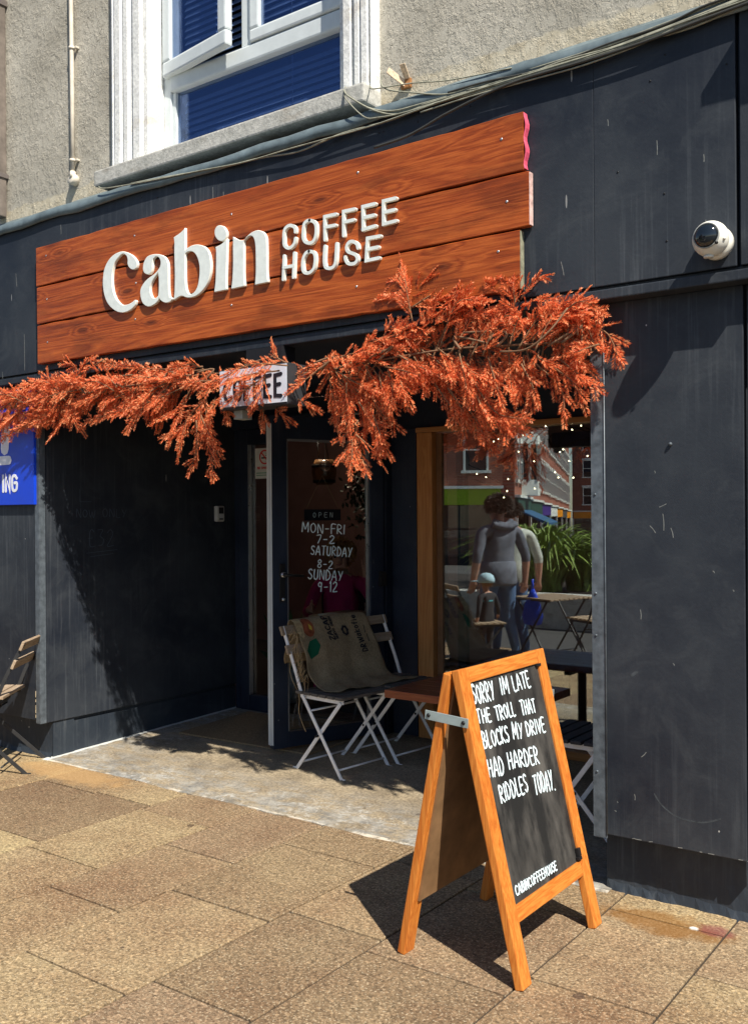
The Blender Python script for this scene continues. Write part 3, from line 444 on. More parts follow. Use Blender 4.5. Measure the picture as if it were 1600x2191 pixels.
# forecourt slab, gently rising to the door
mb = MB(); nx, ny = 75, 36
vs = []; fs = []
for j in range(ny+1):
    y = 3.735 + 1.76*j/ny
    for i in range(nx+1):
        x = -5.34 + 3.78*i/nx; w = .0
        if j == 0: w = .012*math.sin(x*7.3)*math.sin(x*2.1+1) + r.uniform(-.004, .004)
        vs.append((x, y+w, floor_z(y) + (r.uniform(-.001, .001)) - (.004 if j == 0 else 0)))
for j in range(ny):
    for i in range(nx): a = j*(nx+1)+i; fs.append((a, a+1, a+nx+2, a+nx+1))
mb.add(vs, fs, True)
b0 = [Vector(vs[i]) for i in range(nx+1)]
mb.add(b0 + [Vector((v.x, v.y, -.02)) for v in b0], [(i+1, i, nx+1+i, nx+2+i) for i in range(nx)])
structure(mb.obj('forecourt', 'conc'))
# street: falls away from the shop
mb = MB(); vs = []; fs = []
ys = [1.04, 0, -1, -4, -10, -20, -27, -40, -80, -160]; X = [-160, -60, -25, -9, 2, 25, 100]
gz_ = lambda y: -.02 if y > -1 else -.02 - .03*(min(26, -1-y)) - .012*max(0, -27-y)
for y in ys:
    for x in X: vs.append((x, y, gz_(y)))
for j in range(len(ys)-1):
    for i in range(len(X)-1): a = j*len(X)+i; fs.append((a, a+1, a+len(X)+1, a+len(X)))
mb.add(vs, fs); structure(mb.obj('road', 'tar'))
mb = MB()
mb.add([(-160, 1.05, -.008), (-9.3, 1.05, -.008), (-9.3, 3.85, -.008), (-160, 3.85, -.008), (1.9, 1.05, -.008), (100, 1.05, -.008), (100, 3.85, -.008), (1.9, 3.85, -.008)], [(0, 1, 2, 3), (4, 5, 6, 7)])
structure(mb.obj('footway', 'tar'))

# ------------------------------------------------------------ the cafe building
shop = thing('cafe_building', 'grey rendered building with black painted shop front and recessed doorway', 'building', (-3.4, 3.8, 0))
def P(mb_, name, mat, parent=None, **k): return hang(mb_.obj(name, mat, **k), parent or shop)
YW = 3.80
WX0, WX1, WZ0 = -4.40, -2.90, 3.60          # upper window opening
m = MB()
m.box(-9, WX0, YW, 4.1, 2.47, 7.6); m.box(WX1, 2.2, YW, 4.1, 2.47, 7.6); m.box(WX0, WX1, YW+.001, 4.099, 2.471, WZ0-.02); m.box(WX0, WX1, YW+.001, 4.099, 5.55, 7.599)
P(m, 'wall', 'wall')
m = MB(); m.box(-9.1, 2.3, YW-.22, 4.2, 7.6, 7.8); m.box(-9.1, 2.3, YW-.12, YW-.002, 7.42, 7.597); P(m, 'parapet', 'wall')
m = MB(); m.box(-9, 2.2, 9.6, 9.8, -.1, 7.6); m.box(-9.2, -9.0, 3.81, 9.8, -.1, 7.59); m.box(2.2, 2.4, 3.81, 9.8, -.1, 7.59); m.box(-9, 2.2, 4.11, 9.59, 7.4, 7.5); P(m, 'rear_wall', 'wall')
# moulded surround of the upper window
def architrave(x0, x1, sgn):
    m = MB(); w = x1-x0; prof = [(0, 0), (.0, .035), (.10, .05), (.17, .03), (.20, .055), (.36, .055), (.40, .03), (.46, .05), (.58, .05), (.63, .02), (.70, .02), (.74, .045), (.94, .045), (1, .0)]
    pts = [(x0 + (p if sgn > 0 else 1-p)*w, YW - d) for p, d in prof]
    if sgn < 0: pts = pts[::-1]
    n = len(pts); vs = [(x, y, z) for z in (3.585, 5.8) for x, y in pts]
    m.add(vs, [(i, i+1, n+i+1, n+i) for i in range(n-1)] + [tuple(range(n)), tuple(range(2*n-1, n-1, -1))]); return m
P(architrave(-4.665, -4.385, 1), 'architrave', 'stucco'); P(architrave(-2.915, -2.715, -1), 'architrave', 'stucco')
m = MB(); m.box(-4.385, -4.36, 3.777, 3.96, 3.59, 5.5); m.box(-2.94, -2.915, 3.777, 3.96, 3.59, 5.5); m.box(-4.70, -2.68, 3.74, 3.83, 5.55, 5.75); P(m, 'reveal', 'stucco')
m = MB(); m.box(-4.70, -2.71, 3.66, 3.95, 3.494, 3.585, .01); P(m, 'window_sill', 'sill')
# plastic window: fixed light below, two casements above
YF = 3.905
win = m = MB(); fw = .06
m.box(-4.358, -4.30, YF, YF+.07, 3.60, 5.5, .006); m.box(-3.0, -2.942, YF, YF+.07, 3.60, 5.5, .006)
m.box(-4.299, -3.001, YF+.002, YF+.068, 3.60, 3.65, .006); m.box(-4.299, -3.001, YF-.012, YF+.068, 4.03, 4.125, .012); m.box(-4.299, -3.001, YF+.002, YF+.068, 5.42, 5.5, .006)
m.box(-3.73, -3.66, YF+.001, YF+.069, 4.126, 5.419, .006); m.box(-4.298, -4.272, YF+.012, YF+.05, 3.651, 4.029); 
fr = P(m, 'upper_window', 'upvc')
m = MB(); m.box(-4.271, -3.0, YF+.03, YF+.036, 3.651, 4.029); P(m, 'pane', 'skyglass', fr)
m = MB(); m.box(-3.655, -3.005, YF-.02, YF+.03, 4.13, 4.20, .012); m.box(-3.655, -3.585, YF-.02, YF+.03, 4.201, 5.39, .012); m.box(-3.075, -3.005, YF-.02, YF+.03, 4.201, 5.39, .012); m.box(-3.584, -3.076, YF-.019, YF+.029, 5.32, 5.39); s2 = P(m, 'sash', 'upvc', fr)
m = MB(); m.box(-3.584, -3.076, YF+.004, YF+.01, 4.19, 5.33); P(m, 'pane', 'skyglass', fr)
RZ = Matrix.Rotation(-math.radians(7.5), 3, 'Z'); pv = Vector((-4.33, YF-.02, 0))
m = MB(); m.box(-4.335, -3.735, YF-.035, YF+.015, 4.115, 4.20, .012, RZ, pv); m.box(-4.335, -4.262, YF-.035, YF+.015, 4.201, 5.39, .012, RZ, pv); m.box(-3.808, -3.735, YF-.035, YF+.015, 4.201, 5.39, .012, RZ, pv); m.box(-4.261, -3.809, YF-.034, YF+.014, 5.32, 5.39, 0, RZ, pv)
P(m, 'sash', 'upvc', fr)
m = MB(); m.box(-4.262, -3.808, YF-.012, YF-.006, 4.19, 5.33, 0, RZ, pv); P(m, 'pane', 'skyglass', fr)
m = MB()
for k in range(46):
    z = 3.66 + k*.04
    if 4.02 < z < 4.06: continue
    m.bar((-4.26, YF+.085, z), (-2.95, YF+.085, z), .040, .0016, (0, .5, .86))
m.tube([(-3.42, YF+.07, 3.66), (-3.42, YF+.07, 5.4)], .0018, 5); P(m, 'blind', 'blind', fr)
m = MB(); m.box(-4.4, -2.9, YF+.13, YF+.16, 3.58, 5.55); P(m, 'room_behind', 'dark')
# lead flashing, fascia, soffit
m = MB(); n = 60; vs = []
for i in range(n+1):
    x = -9 + 11*i/n; w1, w2 = r.uniform(-.006, .006), r.uniform(-.008, .008)
    vs += [(x, YW+.003, 3.52+w1*.4), (x, YW-.012, 3.50+w1), (x, 3.605, 3.41+w2), (x, 3.598+w1*.5, 3.352+w2), (x, 3.612, 3.352+w2)]
m.add(vs, [(5*i+k, 5*i+k+1, 5*i+k+6, 5*i+k+5) for i in range(n) for k in range(4)]); P(m, 'lead_flashing', 'lead', smooth=True)
m = MB()
for a, b in ((-9, -5.62), (-5.614, -3.631), (-3.6295, -1.5502), (-1.5498, -1.003), (-.988, 2.2)): m.box(a, b, 3.62, 3.66, 2.44, 3.37, .003)
P(m, 'fascia_board', 'navy')
m = MB(); m.box(-9, -.955, 3.612, 3.70, 2.385, 2.425, .005); m.box(-9, -.957, 3.64, 3.71, 2.426, 2.439); P(m, 'cornice', 'navy')
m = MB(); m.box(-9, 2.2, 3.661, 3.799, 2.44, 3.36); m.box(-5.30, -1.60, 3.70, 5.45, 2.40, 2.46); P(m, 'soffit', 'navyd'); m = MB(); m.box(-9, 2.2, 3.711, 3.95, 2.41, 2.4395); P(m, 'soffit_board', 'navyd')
# pillars: painted boards standing off a rendered plinth
m = MB(); m.box(-1.575, -1.004, 3.70, 3.74, .25, 2.386, .003); m.box(-.990, -.945, 3.70, 3.74, .245, 2.386, .003); P(m, 'pillar_panel', 'navy')
m = MB(); m.box(-9, -5.325, 3.70, 3.74, .25, 2.384, .003); P(m, 'pillar_panel', 'navy')
def plinth(x0, x1, y0):
    m = MB(); n = int((x1-x0)/.03); vs = []
    for i in range(n+1):
        x = x0 + (x1-x0)*i/n; b = .006*math.sin(x*19)+r.uniform(-.006, .006)
        vs += [(x, y0+.004, .45), (x, y0+r.uniform(-.001, .001), .12), (x, y0-.004+b*.4, .035+b), (x, y0-.018+b, -.01)]
    m.add(vs, [(4*i+k, 4*i+k+1, 4*i+k+5, 4*i+k+4) for i in range(n) for k in range(3)]); m.box(x0, x1, y0+.005, 3.95, -.02, 2.40); return m
P(plinth(-1.585, 2.2, 3.785), 'plinth', 'base'); P(plinth(-9, -5.31, 3.785), 'plinth', 'base')
m = MB(); m.box(-1.603, -1.545, 3.693, 3.6985, .235, 2.385, .001); m.box(-1.603, -1.598, 3.6986, 3.76, .235, 2.384)
for z in (.5, 1.05, 1.22, 1.62, 2.0): m.lathe([(.005, 0), (.005, .003), (.002, .005)], 8, Matrix.Translation((-1.585, 3.693, z)) @ Matrix.Rotation(PI/2, 4, 'X'))
m.tube([(-1.5445, 3.692, .25), (-1.5445, 3.692, 2.38)], .0032, 5)
P(m, 'angle_trim', 'trim')
m = MB(); m.box(-5.345, -5.305, 3.690, 3.6985, .235, 2.384, .002); m.box(-5.304, -5.298, 3.690, 3.735, .235, 2.384, .002); P(m, 'angle_trim', 'trim')
# chips, drips and scuffs in the paint
m = MB(); rr = random.Random(31)
for a, b, c, d in ((-1.693, 2.563, -1.681, 2.508), (-5.424, 3.081, -5.415, 3.0), (-5.339, 2.688, -5.337, 2.462), (-5.578, 2.475, -5.573, 2.43), (-1.118, 2.87, -1.117, 2.843), (-1.49, 3.09, -1.488, 3.066), (-1.294, 2.962, -1.293, 2.909), (-1.112, 2.626, -1.11, 2.591), (-3.671, 3.27, -3.669, 3.208), (-3.593, 3.23, -3.594, 3.186), (-4.963, 3.308, -4.959, 3.251)):
    ribbon(m, [(a, b), ((a+c)/2+.001, (b+d)/2), (c, d)], .0030, lambda u, v, h: Vector((u, 3.6199-h*.3, v)), .0004, 3, True, .0006)
P(m, 'paint_drips', plain('dried_paint', (.20, .21, .20), .8, .1, 0, .3, 60))
m = MB(); fn = lambda u, v, h: Vector((u, 3.6999-h*.3, v))
for a, b, c, d in ((-1.362, 1.493, -1.34, 1.466), (-1.324, 1.566, -1.297, 1.578), (-1.31, 1.539, -1.307, 1.475), (-1.279, 1.484, -1.27, 1.448), (-1.12, 1.323, -1.115, 1.316), (-1.403, 1.162, -1.401, 1.125), (-1.274, .961, -1.27, .954), (-1.403, .582, -1.384, .603), (-1.433, .43, -1.431, .408), (-1.047, 1.255, -1.044, 1.249), (-1.505, .39, -1.503, .385), (-1.515, .351, -1.509, .349), (-1.342, 1.707, -1.34, 1.699)):
    ribbon(m, [(a, b), ((a+c)/2+.002, (b+d)/2), (c, d)], .0027, fn, .0004, 3, True, .0006)
for k in range(9): x = rr.uniform(-1.56, -1.0); ribbon(m, [(x, .2535), (x+rr.uniform(.004, .03), .2535+rr.uniform(0, .003))], .003, fn, .0004, 2, False, .0006)
P(m, 'paint_chips', plain('bare_chip', (.20, .21, .20), .8, .1, 0, .3, 60))
m = MB(); ribbon(m, [(-1.352, .444), (-1.322, .405), (-1.26, .370), (-1.17, .366), (-1.10, .392)], .006, fn, .0004, 5, True, .0005); ribbon(m, [(-1.44, .90), (-1.42, .915)], .012, fn, .0004, 3, False, .0005)
P(m, 'scuff_marks', plain('pale_scuff', (.058, .066, .074), .8, .1, 0, .4, 40))
m = MB()
for z in (.27, .30, .325, .37, .40, .415): m.box(-5.349, -5.343, 3.6885, 3.6895, z, z+rr.uniform(.012, .028))
P(m, 'paint_chips', plain('cream_chip', (.50, .42, .28), .8, .1, 0, .2, 60))
m = MB(); m.lathe([(.007, 0), (.008, .006), (.004, .012)], 10, Matrix.Translation((-1.277, 3.6995, 1.809)) @ Matrix.Rotation(PI/2, 4, 'X')); P(m, 'bolt_head', 'trim')
for k in range(18):
    x = rr.choice((rr.uniform(-1.7, -1.02), rr.uniform(-5.2, -1.9))); z = rr.choice((3.30, 3.325, 2.46)) if x < -1.9 else rr.uniform(2.48, 3.3)
    m = MB(); m.lathe([(.004, 0), (.004, .0015), (.0015, .002)], 8, Matrix.Translation((x, 3.6198, z)) @ Matrix.Rotation(PI/2, 4, 'X')); P(m, 'screw_head', 'clip')
# side walls of the recess
m = MB(); m.box(-5.36, -5.30, 3.741, 5.45, .235, 2.40, .003); P(m, 'return_wall', 'navy')
m = MB(); m.box(-5.42, -5.325, 3.80, 5.45, -.02, .234); m.box(-5.34, -5.318, 3.791, 5.45, -.02, .21); P(m, 'return_plinth', 'base')
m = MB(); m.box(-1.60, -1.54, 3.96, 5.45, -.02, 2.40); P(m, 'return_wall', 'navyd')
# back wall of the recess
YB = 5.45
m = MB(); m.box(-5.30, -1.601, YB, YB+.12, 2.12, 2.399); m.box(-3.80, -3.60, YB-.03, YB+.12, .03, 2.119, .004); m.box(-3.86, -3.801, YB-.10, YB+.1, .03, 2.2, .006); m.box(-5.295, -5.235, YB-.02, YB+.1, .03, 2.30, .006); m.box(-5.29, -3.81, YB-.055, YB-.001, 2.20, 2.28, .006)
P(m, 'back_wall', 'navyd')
m = MB(); m.box(-5.234, -5.135, YB-.035, YB+.05, .05, 2.2, .012); m.box(-4.86, -4.80, YB-.035, YB+.05, .05, 2.2, .012); m.box(-5.134, -4.861, YB-.034, YB+.049, .051, .17, .01); m.box(-5.134, -4.861, YB-.034, YB+.049, 2.08, 2.199, .01)
sd = P(m, 'sidelight_frame', 'navyd')
m = MB(); m.box(-5.134, -4.861, YB, YB+.006, .17, 2.08); P(m, 'pane', 'doorglass', sd)
m = MB(); m.box(-5.1345, -5.128, YB-.036, YB-.002, .171, 2.079); P(m, 'glazing_bead', 'metal', sd)
# shop window in a pine surround
m = MB(); m.box(-3.585, -3.465, YB-.045, YB+.03, .035, 2.085, .006); pw = P(m, 'window_frame', 'pine')
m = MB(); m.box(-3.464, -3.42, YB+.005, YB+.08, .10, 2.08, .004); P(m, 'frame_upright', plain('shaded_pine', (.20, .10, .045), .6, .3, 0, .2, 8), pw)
m = MB(); m.box(-3.59, -1.602, YB-.05, YB+.03, 2.086, 2.119, .004); P(m, 'frame_head', 'pinex', pw)
m = MB(); m.box(-3.464, -1.602, YB-.03, YB+.08, .05, .10, .006); P(m, 'window_board', 'pinex', pw)
m = MB(); m.box(-3.42, -1.602, YB+.02, YB+.026, .10, 2.085); P(m, 'pane', 'glass', pw)
# the open door
H0 = Vector((-4.135, 4.56, 0)); E_ = (Vector((-3.775, 5.45, 0))-H0).normalized(); NN = Vector((E_.y, -E_.x, 0)); DW = .83
def D3(s, z, n=0): return H0 + E_*s + NN*n + Vector((0, 0, z))
def dbox(m, s0, s1, n0, n1, z0, z1, bev=0.):
    t = MB(); t.box(s0, s1, n0, n1, z0, z1, bev); m.add([D3(v[0], v[2], v[1]) for v in t.v], t.f)
m = MB(); T = .028
dbox(m, .0, .105, -T, T, .065, 2.175, .004); dbox(m, .725, DW, -T, T, .065, 2.175, .004); dbox(m, .106, .724, -T, T, .066, .165, .004); dbox(m, .106, .724, -T, T, 2.03, 2.174, .004)
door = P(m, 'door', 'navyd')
m = MB(); dbox(m, .106, .724, -.004, .002, .166, 2.029); P(m, 'pane', 'doorglass', door)
m = MB(); dbox(m, .106, .118, -.012, .016, .166, 2.029); dbox(m, .712, .724, -.012, .016, .166, 2.029); dbox(m, .119, .711, -.012, .016, 2.015, 2.029); P(m, 'glazing_bead', 'metal', door)
m = MB(); dbox(m, -.004, -.0005, -T-.012, -.002, .085, 2.13); dbox(m, -.003, -.0004, .004, T-.002, .09, 2.12); P(m, 'edge_seal', 'upvc', door)
m = MB(); dbox(m, .045, .085, T+.001, T+.010, .99, 1.235, .004)
hnd = P(m, 'handle_plate', 'clip', door)
m = MB(); m.tube([D3(.065, 1.165, T), D3(.065, 1.165, T+.05), D3(.085, 1.163, T+.058), D3(.19, 1.155, T+.058)], [.011, .010, .010, .008], 10); P(m, 'handle', 'clip', door)
m = MB(); m.tube([D3(.068, 1.165, T+.0005), D3(.068, 1.165, T+.03)], .017, 14); m.lathe([(.011, 0), (.011, .012), (.006, .016)], 12, Matrix.Translation(D3(.067, 1.01, T+.010)) @ NN.to_track_quat('Z', 'Y').to_matrix().to_4x4()); P(m, 'lock', 'metal', door)
m = MB(); dbox(m, .55, .60, T+.001, T+.02, 2.18, 2.21); m.tube([D3(.5, 2.19, .02), D3(.72, 2.23, .06), Vector((-3.83, 5.34, 2.22))], .008, 6); P(m, 'door_closer', 'metal', door)
for z in (.3, 1.06, 1.88): m = MB(); dbox(m, .785, .83, T+.001, T+.03, z, z+.1, .004); P(m, 'hinge', 'clip', door)
m = MB(); fn = lambda u, v, h: D3(u, v, .003+h)
for k, (t, a, b, h) in enumerate((('MON-FRI', (.222, 1.434), (.538, 1.413), .058), ('7-2', (.327, 1.36), (.459, 1.354), .05), ('SATURDAY', (.286, 1.288), (.59, 1.261), .058), ('8-2', (.333, 1.199), (.444, 1.189), .052), ('SUNDAY', (.264, 1.129), (.517, 1.106), .062), ('9-12', (.335, 1.045), (.478, 1.038), .062))):
    write(m, t, a, b, h, .0064, fn, seed=k+2)
P(m, 'lettering', 'chalk', door)
# interior shell
m = MB(); m.box(-8.9, -1.0, 5.571, 8.6, -.02, .045); P(m, 'shop_floor', 'floor')
m = MB(); m.box(-8.9, -1.0, 8.601, 8.7, .0, 2.6); m.box(-9.0, -8.901, 5.6, 8.6, 0, 2.6); m.box(-.999, -.9, 5.5, 8.6, 0, 2.6); m.box(-8.9, -5.302, 5.471, 5.57, 0, 2.6); m.box(-1.6, -1.0, 5.471, 5.57, 0, 2.6); P(m, 'inner_wall', 'inner')
m = MB(); m.box(-8.9, -1.0, 5.571, 8.6, 2.601, 2.7); P(m, 'shop_ceiling', 'inner')
m = MB(); m.box(-8.9, -5.362, 3.96, 5.47, -.02, 2.399); P(m, 'party_wall', 'dark')
# the neighbour's lead covered ledge, just out of frame above right, shades the fascia
m = MB(); m.box(-.80, 1.8, 3.44, 3.60, 3.50, 3.55, .004)
for k in range(6): m.box(-.70+.4*k, -.66+.4*k, 3.46, 3.60, 3.42, 3.499, .003)
tag(m.obj('shop_ledge', 'lead'), 'grey lead covered ledge on the neighbouring frontage at the right', 'ledge')

# ------------------------------------------------------------ timber sign
S = SIGN
sign = thing('shop_sign', 'long stained timber plank sign with raised white lettering above the doorway', 'sign', (-3.5, 3.6, 2.85))
rows = [((S['TL'][0], S['TL'][1]), (S['TR'][0], S['TR'][1]), S['g1L'][1]+.006, S['g1R'][1]+.006, S['TR'][0]), ((S['g1L'][0], S['g1L'][1]-.005), (S['g1R'][0], S['g1R'][1]-.005), S['g2L'][1]+.005, S['g2R'][1]+.005, S['g1R'][0]), ((S['g2L'][0], S['g2L'][1]-.005), (S['g2R'][0], S['g2R'][1]-.005), S['BL'][1], S['BR'][1], S['BR'][0])]
for k, (tl, tr, bl, br, xr) in enumerate(rows):
    m = MB(); n = 40; up = []; dn = []
    rr = random.Random(k+40)
    for i in range(n+1):
        t = i/n; x = tl[0]*(1-t) + xr*t; e = lambda: rr.uniform(-.0016, .0016) + (rr.uniform(0, .004) if rr.random() < .1 else 0)
        up.append((x, tl[1]*(1-t)+tr[1]*t - e())); dn.append((x + (.012 if k == 2 and i == n else 0)*0, bl*(1-t)+br*t + e()))
    vs = []
    for i in range(n+1): 
        (x, zt), (x2, zb) = up[i], dn[i]
        vs += [(x, 3.588, zt), (x, 3.585, zt-.003), (x2, 3.585, zb+.003), (x2, 3.588, zb), (x2, 3.617, zb), (x, 3.617, zt)]
    fs = [(6*i+q, 6*i+(q+1) % 6, 6*(i+1)+(q+1) % 6, 6*(i+1)+q) for i in range(n) for q in range(6)] + [tuple(range(6)), tuple(range(6*n+5, 6*n-1, -1))]
    m.add(vs, fs); pk = hang(m.obj('plank', 'sign'), sign)
    m = MB()
    zt, zb = tr[1]-.004, br+.004
    if k == 2: m.box(xr+.0005, xr+.004, 3.587, 3.616, zb, zt); hang(m.obj('end_grain', 'greyend'), pk)
    else:
        q = 14; vs = []
        for i in range(q+1):
            z = zt + (zb-zt)*i/q; dx = (.012*abs(math.sin(i/q*PI*2.2))**2 if k == 0 else .002); 
            vs += [(xr+.0008+dx*.7, 3.588, z), (xr+.004+dx, 3.590, z), (xr+.004+dx, 3.614, z), (xr+.0008+dx*.7, 3.616, z)]
        m.add(vs, [(4*i+j, 4*i+(j+1) % 4, 4*i+4+(j+1) % 4, 4*i+4+j) for i in range(q) for j in range(4)] + [(0, 1, 2, 3), (4*q+3, 4*q+2, 4*q+1, 4*q)])
        hang(m.obj('edge_tape', 'pink' if k == 0 else 'pinkw'), pk)
    for i in range(5):
        x = tl[0] + .1 + (xr-tl[0]-.2)*i/4 + .03*(i % 2); z = (tr[1]*.7+br*.3) - .02*((i+k) % 3)
        m = MB(); m.lathe([(.006, 0), (.006, .0015), (.003, .0025)], 8, Matrix.Translation((x, 3.5852, z)) @ Matrix.Rotation(PI/2, 4, 'X')); hang(m.obj('screw', 'metal'), pk)
def poly_letter(name, loops, th=.018, rounded=True):
    cu = bpy.data.curves.new(name, 'CURVE'); cu.dimensions = '2D'; cu.fill_mode = 'BOTH'; cu.extrude = th/2-.0025; cu.bevel_depth = .0025; cu.bevel_resolution = 1; cu.offset = -.0022
    for lp in loops:
        P_ = [Vector((x, z, 0)) for x, z in lp]; n = len(P_); pts = []
        for i in range(n):   # round gentle bends, keep sharp corners
            a, b, c, d = P_[i-1], P_[i], P_[(i+1) % n], P_[(i+2) % n]
            def corner(p, q, s_): return (q-p).angle(s_-q, 0) > .95
            t0 = (c-a)*.5 if not corner(a, b, c) else (c-b)
            t1 = (d-b)*.5 if not corner(b, c, d) else (c-b)
            L = (c-b).length
            t0 = t0.normalized()*L; t1 = t1.normalized()*L
            for k in range(5):
                t = k/5; pts.append(b*(2*t**3-3*t*t+1) + t0*(t**3-2*t*t+t) + c*(-2*t**3+3*t*t) + t1*(t**3-t*t))
        sp = cu.splines.new('POLY'); sp.points.add(len(pts)-1); sp.use_cyclic_u = True
        for q, p in zip(sp.points, pts): q.co = (p.x, p.y, 0, 1)
    cu.materials.append(MT['letter']); tmp = bpy.data.objects.new(name, cu); COL.objects.link(tmp)
    me = bpy.data.meshes.new_from_object(tmp.evaluated_get(bpy.context.evaluated_depsgraph_get())); bpy.data.objects.remove(tmp)
    me.transform(Matrix(((1, 0, 0, 0), (0, 0, -1, 3.567+th/2), (0, 1, 0, 0), (0, 0, 0, 1))))
    me.materials.clear(); me.materials.append(MT['letter']); me.materials.append(MT['letteredge'])
    for p in me.polygons: p.material_index = 0 if p.normal.y < -.95 else 1
    me.name = name; o = bpy.data.objects.new(name, me); COL.objects.link(o); return o
for k in ('c', 'a', 'b', 'i', 'n'):
    o = hang(poly_letter('letter', LET[k]), sign)
    if k == 'i': hang(poly_letter('letter_dot', LET['dot']), o)
fl = lambda u, v, h: Vector((u, 3.5848-h, v))
for k, strokes in SM.items():
    m = MB()
    for i, st in enumerate(strokes): ribbon(m, st, .0158, fl, .0005+i*.0004, 5, k[0] in 'COUS', .017)
    o = m.obj('letter', ['letter', 'letteredge'])
    for p in o.data.polygons: p.material_index = 0 if p.normal.y < -.9 else 1
    hang(o, sign)

# ------------------------------------------------------------ garland of dried orange foliage
gar = thing('foliage_garland', 'bushy garland of dried orange conifer sprays fixed across the doorway head', 'garland', (-3.2, 3.5, 2.2))
R = np.random.default_rng(11)
def lerp_env(x):
    for i in range(len(ENV)-1):
        a, b = ENV[i], ENV[i+1]
        if a[0] <= x <= b[0]:
            t = (x-a[0])/(b[0]-a[0]); return a[1]+(b[1]-a[1])*t, a[2]+(b[2]-a[2])*t
    e = ENV[0] if x < ENV[0][0] else ENV[-1]; return e[1], e[2]
def stem_z(x):
    for i in range(len(STEM)-1):
        a, b = STEM[i], STEM[i+1]
        if a[0] <= x <= b[0]: t = (x-a[0])/(b[0]-a[0]); return a[1]+(b[1]-a[1])*t
    return STEM[0][1] if x < STEM[0][0] else STEM[-1][1]
bins = {}
def needles(V, F, p, d, up, L, nl):
    """a spray: one fine stalk with flat needles on both sides"""
    side = np.cross(d, up); side /= np.linalg.norm(side)+1e-9; up2 = np.cross(side, d)
    n = max(6, int(L/.0026)); roll = R.uniform(0, 6.3)
    for i in range(n):
        t = (i+.5)/n; b = p + d*L*t + np.array([0, 0, -.05])*L*t*t
        if b[2] > 2.375 and b[1] > 3.595: b[1] = 3.595 - .4*(b[1]-3.595)
        w = nl*(.75+.35*math.sin(PI*min(1, t*1.05))**.5)*R.uniform(.75, 1.15)
        for sgn in (-1, 1):
            a = roll*.15 + R.uniform(-.38, .38); dv = d*R.uniform(.75, 1.05) + (side*math.cos(a) + up2*math.sin(a))*sgn
            dv /= np.linalg.norm(dv); wd = np.cross(dv, d); wd /= np.linalg.norm(wd)+1e-9; wd = wd*.5 + np.cross(wd, dv)*R.uniform(-.9, .9); wd *= .0019/(np.linalg.norm(wd)+1e-9)
            k = len(V); m_ = b + dv*w*.45; V.extend((b, m_+wd, b+dv*w, m_-wd)); F.append((k, k+1, k+2, k+3))
def spray(path, y0, dens=1., lat=.10, key=None, nl=.0195):
    pts = [np.array((x, y0 + dy, z)) for (x, z), dy in zip(path, np.cumsum(np.r_[0, R.uniform(-.035, .035, len(path)-1)]))]
    pts = [np.array(p) for p in smooth_line([tuple(p) for p in pts], 5)] if len(pts) > 2 else pts
    key = key if key is not None else int((pts[len(pts)//2][0]+5.9)/.19)
    if key not in bins: bins[key] = ([], [], MB())
    V, F, tw = bins[key]
    seg = [np.linalg.norm(pts[i+1]-pts[i]) for i in range(len(pts)-1)]; tot = sum(seg)
    tw.tube([tuple(p) for p in pts], [.0045*(1-.8*i/(len(pts)-1)) for i in range(len(pts))], 5)
    s_ = tot*.12; side = 1
    def at(s):
        a = 0
        for i, l in enumerate(seg):
            if a + l >= s or i == len(seg)-1: t = (s-a)/max(l, 1e-6); return pts[i]+(pts[i+1]-pts[i])*min(1, t), (pts[i+1]-pts[i])/max(l, 1e-6)
            a += l
    nrm = R.normal(size=3)*.5 + np.array([0, -1, .3]); nrm /= np.linalg.norm(nrm)
    while s_ < tot:
        p, d = at(s_); t = s_/tot
        sv = np.cross(d, nrm); sv /= np.linalg.norm(sv)+1e-9
        dd = d*R.uniform(.75, 1.1) + sv*side*R.uniform(.38, .72) + np.array([0, 0, -.12]) + R.normal(size=3)*.13; dd /= np.linalg.norm(dd)
        L = lat*(1.05-.55*t)*R.uniform(.7, 1.2)
        needles(V, F, p, dd, nrm, L, nl); side = -side; s_ += R.uniform(.020, .034)/dens
    p, d = at(tot*.55); needles(V, F, p, d, nrm, tot*.45*.9, nl); p, d = at(tot*.95); needles(V, F, p, d, nrm, .07, nl)
for g in GUIDES: spray(g, (3.455 if GUIDES.index(g) in (30, 31, 33, 34) else 3.60) + R.uniform(-.035, .03))
x = -5.75
while x < -1.52:
    sparse = -3.75 < x < -2.95
    if not (sparse and R.random() < .88):
        zt, zb = lerp_env(x); sz = stem_z(x); x0 = x + R.uniform(-.05, .05); z0 = sz + R.uniform(-.05, .04); yy = 3.62 + R.uniform(-.05, .05)
        lean = .12 if x > -3.1 else -.16
        if R.random() < (.50 if x > -2.9 else .66):
            z1 = z0 + (zb + .03 - z0)*R.uniform(.45, 1.); x1 = min(x0 + lean*R.uniform(.1, 1.6) + R.uniform(-.06, .06), -1.60)
            if sparse: z1 = max(z1, z0-.05)
            spray([(x0, z0), ((x0+x1)/2 + R.uniform(-.03, .03), z0*.45+z1*.55), (x1, z1)], yy)
        else:
            z1 = z0 + (zt - .02 - z0)*R.uniform(.45, 1.1); x1 = min(x0 + lean*R.uniform(.3, 2.2), -1.60)
            spray([(x0, z0), ((x0+x1)/2, max(z0, z1)*.6+z1*.4), (x1, z1)], yy - .03)
    x += R.uniform(.014, .030) * (.62 if x > -2.95 else 1.)
for key in sorted(bins):
    V, F, tw = bins[key]; b = len(tw.v); tw.sm = [True]*len(tw.f)
    tw.v += [tuple(v) for v in V]; tw.f += [[b+i for i in f] for f in F]; tw.mi += [1]*len(F); tw.sm += [False]*len(F)
    hang(tw.obj('branch', ['twig', 'needle']), gar)
m = MB(); m.tube(smooth_line([(a, 3.60, b) for a, b in STEM], 6), .0045, 7)
